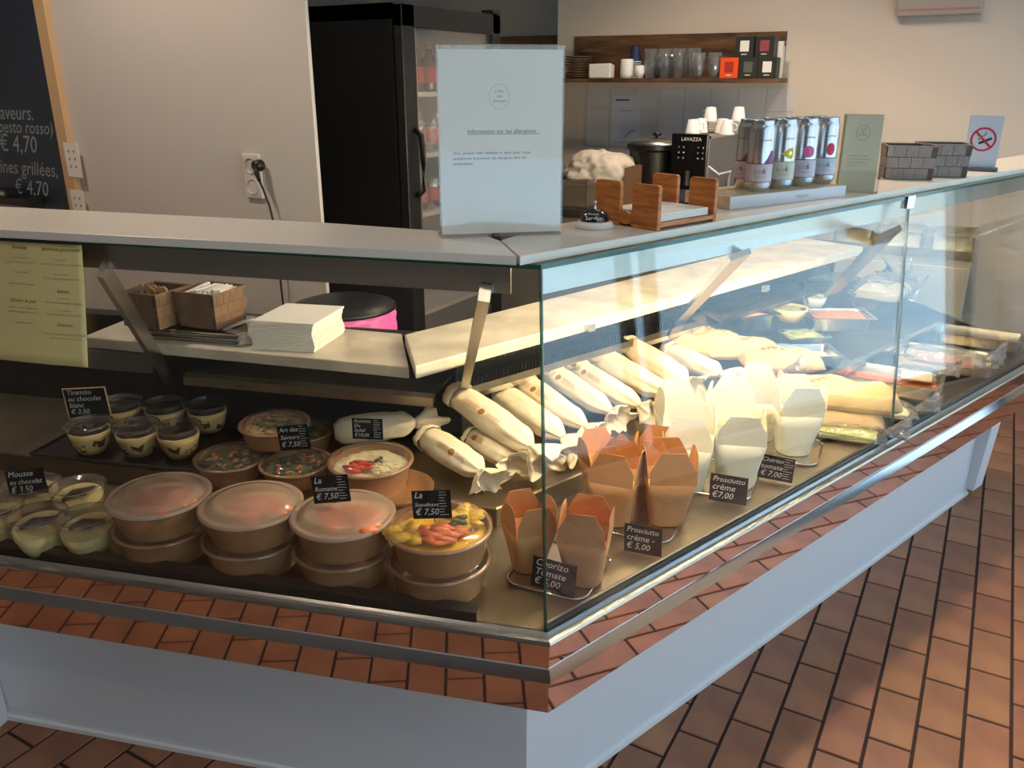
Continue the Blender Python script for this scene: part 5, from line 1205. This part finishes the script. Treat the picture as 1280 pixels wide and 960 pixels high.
# --- brown paper bags
def pillow(name, c, L_, W__, H_, rz, mt, lab, cat, seed, tilt=(0, 0), text=None, grp=None, open_end=True):
    t = thing(name, lab, cat, c, rz, grp); t.rotation_euler = (tilt[0], tilt[1], rz)
    nu, nv = 26, 16; top = []; bot = []
    for i in range(nu + 1):
        for j in range(nv + 1):
            u = 2 * i / nu - 1; v = 2 * j / nv - 1
            e = (1 - abs(u) ** 3.2) ** 0.5 * (1 - abs(v) ** 3) ** 0.5 if abs(u) < 1 and abs(v) < 1 else 0
            nz_ = noise.noise(Vector((u * 2.2, v * 2.2, seed))) * 0.35 + noise.noise(Vector((u * 6, v * 6, seed + 4))) * 0.12
            x = u * L_ / 2 * (1 - 0.05 * abs(v) ** 2 + 0.02 * nz_); y = v * W__ / 2 * (1 - 0.06 * abs(u) ** 2)
            top.append((x, y, H_ * 0.62 * e * (1 + nz_) + 0.002)); bot.append((x, y, -H_ * 0.38 * e))
    n1 = (nu + 1) * (nv + 1); fs = []
    for i in range(nu):
        for j in range(nv):
            a = i * (nv + 1) + j; fs.append((a, a + nv + 1, a + nv + 2, a + 1)); fs.append((n1 + a, n1 + a + 1, n1 + a + nv + 2, n1 + a + nv + 1))
    ed = [i * (nv + 1) for i in range(nu + 1)] + [nu * (nv + 1) + j for j in range(1, nv + 1)] + [i * (nv + 1) + nv for i in range(nu - 1, -1, -1)] + [j for j in range(nv - 1, 0, -1)]
    for k in range(len(ed)): a, b_ = ed[k], ed[(k + 1) % len(ed)]; fs.append((b_, a, n1 + a, n1 + b_))
    fixn(MB().add(top + bot, fs).build('bag_paper', mt, t, 'all'))
    if text:
        for s_, size, x0, y0, ang in text:
            vs_, fs_ = text_geo(s_, size, 'CENTER'); out = []
            for p in vs_:
                x = x0 + p.x * math.cos(ang) - p.y * math.sin(ang); y = y0 + p.x * math.sin(ang) + p.y * math.cos(ang); u = x / (L_ / 2); v = y / (W__ / 2)
                e = (1 - min(.99, abs(u)) ** 3.2) ** 0.5 * (1 - min(.99, abs(v)) ** 3) ** 0.5
                nz_ = noise.noise(Vector((u * 2.2, v * 2.2, seed))) * 0.35 + noise.noise(Vector((u * 6, v * 6, seed + 4))) * 0.12
                out.append((x, y, H_ * 0.62 * e * (1 + nz_) + 0.0048))
            MB().add(out, fs_).build('lettering', mat('bag_print', rgb(122, 100, 62), 0.7), t)
    return t
gb = 'brown paper bread bags'
pillow('bread_bag', at(872, 432, .665), .30, .15, .085, AZR - 0.75, kraft_bag, 'brown paper bread bag farthest left, beside the last baguette', 'bag', 3, (0, 0.05), [('BAG', .034, .05, .01, PI), ('NATUREL', .014, -.04, -.02, PI), ('BIO', .02, -.03, .02, PI)], gb)
pillow('bread_bag', at(925, 438, .652), .26, .12, .06, AZR - 0.55, kraft_bag, 'brown paper bread bag crumpled between the other two', 'bag', 5, (0, 0.02), [('PAPER', .02, .0, .0, PI)], gb)
pillow('bread_bag', at(975, 452, .64), .26, .14, .065, AZR - 0.75, kraft_bag, 'brown paper bread bag printed upside down, in the middle of the group', 'bag', 8, (0, 0.03), [('BAG', .036, -.03, .0, PI), ('kraft', .014, -.03, .03, PI)], gb)
pillow('bread_bag', at(1052, 497, .635), .31, .15, .075, AZR - 0.95, kraft_bag, 'brown paper bread bag on top, behind the upright glass joint', 'bag', 9, (0, 0.03), [('BAKERY', .026, -.08, .0, PI / 2 * 0.2 + PI), ('pain frais', .014, .02, .02, PI)], gb)
pillow('bread_bag', at(1040, 520, .585), .27, .14, .05, AZR - 0.95, kraft_bag, 'brown paper bread bag lying underneath, beside the glass joint', 'bag', 12, (0, 0.0), None, gb)
# filled clear bags in front of them
def clearbag(px, py, z, L_, W__, H_, rz, lab, seed, inner, innerm, iname):
    t = pillow('clear_bag', at(px, py, z), L_, W__, H_, rz, film, lab, 'plastic bag', seed, grp='clear plastic bags')
    if inner:
        for k in range(inner):
            MB().box(-L_ * .36, L_ * .36, -W__ * .36, W__ * .36, -H_ * .25 + k * 0.006, -H_ * .25 + k * 0.006 + 0.005, T=Matrix.Rotation(0.06 * math.sin(k * 2.2), 4, 'Z')).build(iname, innerm, t, bevel=0.002)
    # loose crumpled neck
    vs = []; n2 = 24
    for i in range(6):
        q = i / 5
        for j in range(n2):
            a = 2 * PI * j / n2; w = 1 + 0.5 * math.sin(5 * a + seed + i) * q + 0.3 * math.sin(11 * a + seed)
            vs.append((L_ / 2 * 0.9 + 0.06 * q, W__ * 0.30 * (0.35 + q * 0.7) * w * math.cos(a), 0.01 + 0.03 * q + W__ * 0.15 * (0.3 + q) * w * math.sin(a)))
    MB().add(vs, [(i * n2 + j, i * n2 + (j + 1) % n2, (i + 1) * n2 + (j + 1) % n2, (i + 1) * n2 + j) for i in range(5) for j in range(n2)]).build('crumpled_neck', film, t, 'all')
    return t
clearbag(935, 478, .612, .24, .16, .05, AZR - 0.6, 'clear plastic bag of pink sliced ham behind the white boxes', 21, 5, ham, 'ham_slice')
clearbag(1060, 540, .570, .20, .12, .035, AZR - 1.1, 'clear plastic bag of greens at the foot of the glass joint', 22, 3, green_food, 'leaf_layer')
clearbag(1105, 512, .572, .18, .12, .035, AZR - 1.0, 'clear plastic bag right of the glass joint, near the front rail', 23, 2, white_food, 'cheese_slice')
clearbag(1105, 362, .74, .30, .20, .07, AZR + 0.2, 'large clear bag of shredded white filling heaped behind the orange pan', 24, 5, white_food, 'filling_layer')
clearbag(1180, 447, .625, .24, .13, .05, AZR - 1.2, 'clear plastic bag draped over the wide pan at the right end', 25, 2, ham, 'ham_slice')
clearbag(1146, 468, .622, .12, .10, .035, AZR - 1.2, 'small clear bag in the right front pan', 26, 1, white_food, 'cheese_slice')
clearbag(1020, 345, .76, .14, .10, .06, AZR + 0.8, 'empty crumpled clear bag behind the cream bowl', 27, 0, None, '')

# --- steel pans with fillings
def gnpan(px, py, z, L_, W__, D__, rz, lab, food=None, lvl=0.6, grp='steel food pans', cat='pan', dz=0.0):
    p = at(px, py, z)
    t = thing('food_pan', lab, cat, (p.x, p.y, z - D__), rz, grp); l2, w2 = L_ / 2, W__ / 2
    mb = MB()
    def rr(w, d, r, zz):
        pts = []
        for cx, cy, a0 in ((1, 1, 0), (-1, 1, 90), (-1, -1, 180), (1, -1, 270)):
            for k in range(5): a = math.radians(a0 + 22.5 * k); pts.append(((w - r) * cx + r * math.cos(a), (d - r) * cy + r * math.sin(a), zz))
        return pts
    rings = [rr(l2 + 0.012, w2 + 0.012, 0.012, D__ - 0.003), rr(l2 + 0.012, w2 + 0.012, 0.012, D__), rr(l2, w2, 0.020, D__), rr(l2 - 0.002, w2 - 0.002, 0.020, D__ - 0.004), rr(l2 - 0.008, w2 - 0.008, 0.018, 0.004), rr(l2 - 0.014, w2 - 0.014, 0.014, 0.0)]
    n_ = len(rings[0]); vs = [q for r in rings for q in r]
    fs = [(i * n_ + (k + 1) % n_, i * n_ + k, (i + 1) * n_ + k, (i + 1) * n_ + (k + 1) % n_) for i in range(len(rings) - 1) for k in range(n_)] + [tuple(range((len(rings) - 1) * n_, len(rings) * n_))]
    mb.add(vs, fs); mb.build('pan_body', brushed, t, True, solid=0.001)
    if food:
        nn = 14; vs = []
        for i in range(nn + 1):
            for j in range(nn + 1):
                x = (2 * i / nn - 1) * (l2 - 0.008); y = (2 * j / nn - 1) * (w2 - 0.008)
                e = max(abs(2 * i / nn - 1), abs(2 * j / nn - 1)); vs.append((x, y, D__ * lvl + 0.012 * (1 - e ** 2) + 0.008 * noise.noise(Vector((x * 50, y * 50, px)))))
        MB().add(vs, [(i * (nn + 1) + j, (i + 1) * (nn + 1) + j, (i + 1) * (nn + 1) + j + 1, i * (nn + 1) + j + 1) for i in range(nn) for j in range(nn)]).build('filling', food, t, 'all')
    return t
ZP = 0.72
gnpan(938, 390, ZP, .15, .10, .06, AZR - 0.35, 'small deep steel pan with a spoon in it, leftmost of the pans', ham, .75)
gnpan(1048, 392, ZP - 0.01, .20, .13, .05, AZR - 0.75, 'steel pan of orange and pink salad near the glass joint', carrot, .85)
gnpan(1005, 417, .655, .13, .10, .05, AZR - 0.6, 'low steel pan of green filling, half hidden behind the bread bags', green_food, .9)
gnpan(1000, 438, .645, .22, .13, .04, AZR - 0.7, 'low steel pan with crumpled film, just behind the printed bread bag', white_food, .4)
gnpan(1112, 468, .615, .28, .16, .045, AZR - 1.25, 'steel pan of orange filling at the right, in front of the divider', carrot, .4)
gnpan(1180, 442, .615, .30, .16, .045, AZR - 1.25, 'wide steel pan of white filling, second from the end glass', white_food, .5)
gnpan(1226, 416, .615, .28, .12, .045, AZR - 1.25, 'empty shallow steel pan against the end glass', None)
# round bowls of sauce
def rbowl(px, py, z, r, h, food, lab, mt=white_gloss):
    p = at(px, py, z); t = thing('sauce_bowl', lab, 'bowl', (p.x, p.y, z - h), 0, 'sauce bowls among the pans')
    MB().lathe([(0.0001, 0), (r * .6, 0), (r * .9, h * .5), (r, h), (r * .95, h), (r * .85, h * .5), (0.0001, 0.005)], 32).build('bowl_wall', mt, t, 'all')
    bed(t, r * 0.88, h * 0.82, food, 'sauce', 0.006)
rbowl(988, 384, .715, .062, .05, green_food, 'pale bowl of creamy green filling behind the small pan', cream_food)
rbowl(1018, 370, .72, .045, .045, white_food, 'small white bowl farthest back among the pans')
# spoons
def spoon(a, b_, lab):
    a, b_ = Vector(a), Vector(b_); t = thing('serving_spoon', lab, 'spoon', a, 0, 'serving spoons in the pans'); v = b_ - a
    MB().tube([(0, 0, 0), v * 0.5, v], [0.003, 0.0035, 0.0045], 6).build('handle', chrome, t, 'all')
    MB().ico((0, 0, 0), 0.014, sc=(1.3, .9, .4), sub=2).build('spoon_bowl', chrome, t, 'all')
spoon(at(940, 385, .715), at(921, 350, .79), 'long handled spoon standing in the leftmost small pan')
spoon(at(962, 382, .715), at(948, 372, .745), 'short spoon handle in the leftmost small pan')
spoon(at(1014, 393, .70), at(1002, 352, .77), 'clear handled spoon standing between the pans')
spoon(at(1140, 375, .74), at(1160, 345, .80), 'thin spoon sticking out of the large bag of white filling')

# ================================================================== PRICE CARDS
def card(px, py, z, w, h, rz, s_, lab, sizes=0.012, tilt=-0.12, roll=0.0, frame=False, fine=True, dy=0.0, stem=None, hold=True):
    """chalk price card; px, py is the middle of its lower edge, seen at height z"""
    p = at(px, py, z); t = thing('price_card', lab, 'price card', p, 0, 'black chalk price cards'); t.rotation_euler = (tilt, roll, rz)
    MB().box(-w / 2, w / 2, -0.0008, 0.0008, 0, h).build('card', slate, t)
    if frame:
        f = MB(); b_ = 0.0022
        f.box(-w / 2 - b_, w / 2 + b_, -0.0016, 0.0016, -b_, 0).box(-w / 2 - b_, w / 2 + b_, -0.0016, 0.0016, h, h + b_).box(-w / 2 - b_, -w / 2, -0.0016, 0.0016, 0, h).box(w / 2, w / 2 + b_, -0.0016, 0.0016, 0, h); f.build('frame', lightwood, t)
    lines = s_.split('\n'); n_ = len(lines); step = h * 0.90 / n_
    for k, ln in enumerate(lines):
        vs_, fs_ = text_geo(ln, 1.0, 'LEFT', 0.25); wd = max(v.x for v in vs_); av = w * (0.62 if fine else 0.86)
        sz = min(step * 1.05, av / wd); mb = MB(); mb.add(vs_, fs_, 0, Matrix.Translation((-w / 2 + w * 0.06, -0.0012, h - step * (k + 0.86))) @ XZ @ Matrix.Diagonal((sz, sz, sz, 1))); mb.build('lettering', chalk, t)
    if fine:
        mb = MB(); rn = random.Random(px)
        for k in range(9): z_ = h * (0.94 - 0.1 * k); mb.box(w * 0.20, w * (0.32 + 0.15 * rn.random()), -0.0012, -0.0009, z_ - 0.0008, z_)
        mb.build('fine_print', chalk, t)
    if hold: MB().tube([(0, 0.001, 0.004), (0, 0.012, -0.004), (0, 0.016, -0.012)], 0.001, 5).build('card_clip', blackm, t)
    if stem: MB().tube([(w * 0.1, 0, 0), (w * 0.25, 0.004, -stem * .4), (w * 0.28, 0.003, -stem)], 0.0009, 5).build('wire_stem', blackm, t)
    return t
def lidz(h): return ZF + BH + 0.0015 + h
card(416, 628, .700, 0.074, 0.054, .42, 'La\nRomaine\n€ 7,50', 'black price card La Romaine leaning on the third fogged bowl lid', tilt=-0.2, roll=-0.13)
card(541, 648, .700, 0.074, 0.054, .42, 'La\nScandinave\n€ 7,50', 'black price card La Scandinave on the rightmost front bowl', tilt=-0.2, roll=-0.08)
card(460, 549, .700, 0.071, 0.050, .42, 'Assiette\nDu\nSoleil\n€10,00', 'black price card at ten euros on the bowl with red strips', tilt=-0.05, roll=0.0)
card(370, 562, .700, 0.071, 0.057, .42, 'Art des\nSaveurs\n€ 7,50', 'black price card Art des Saveurs between the rear salad bowls', tilt=-0.1, roll=-0.12)
card(113, 521, .672, 0.105, 0.076, .50, 'Tiramisu\nau chocolat\nblanc\n€ 3,50', 'framed black price card Tiramisu au chocolat blanc above the tiramisu cups', fine=False, frame=True, roll=-0.06, tilt=0.0, stem=0.03)
card(37, 618, .625, 0.085, 0.057, .52, 'Mousse\nau chocolat\n€ 3,50', 'black price card for the mousse at the far left, in deep shade', fine=False, roll=-0.1)
card(690, 739, .557, 0.088, 0.063, .10, 'Chorizo\nTomate\n€ 5,00', 'black price card Chorizo Tomate at five euros behind the glass corner', fine=False, roll=0.04)
card(803, 692, .557, 0.080, 0.060, .05, 'Prosciutto\ncrème -\n€ 5,00', 'black price card Prosciutto crème at five euros on the middle tray edge', fine=False, roll=-0.06)
card(909, 628, .558, 0.085, 0.065, .10, 'Prosciutto\ncrème\n€7,00', 'black price card Prosciutto crème at seven euros before the white boxes', fine=False, roll=-0.02)
card(968, 600, .558, 0.082, 0.060, .12, 'Chorizo\ntomate\n€ 7,00', 'black price card Chorizo tomate at seven euros by the farthest white box', roll=0.03)
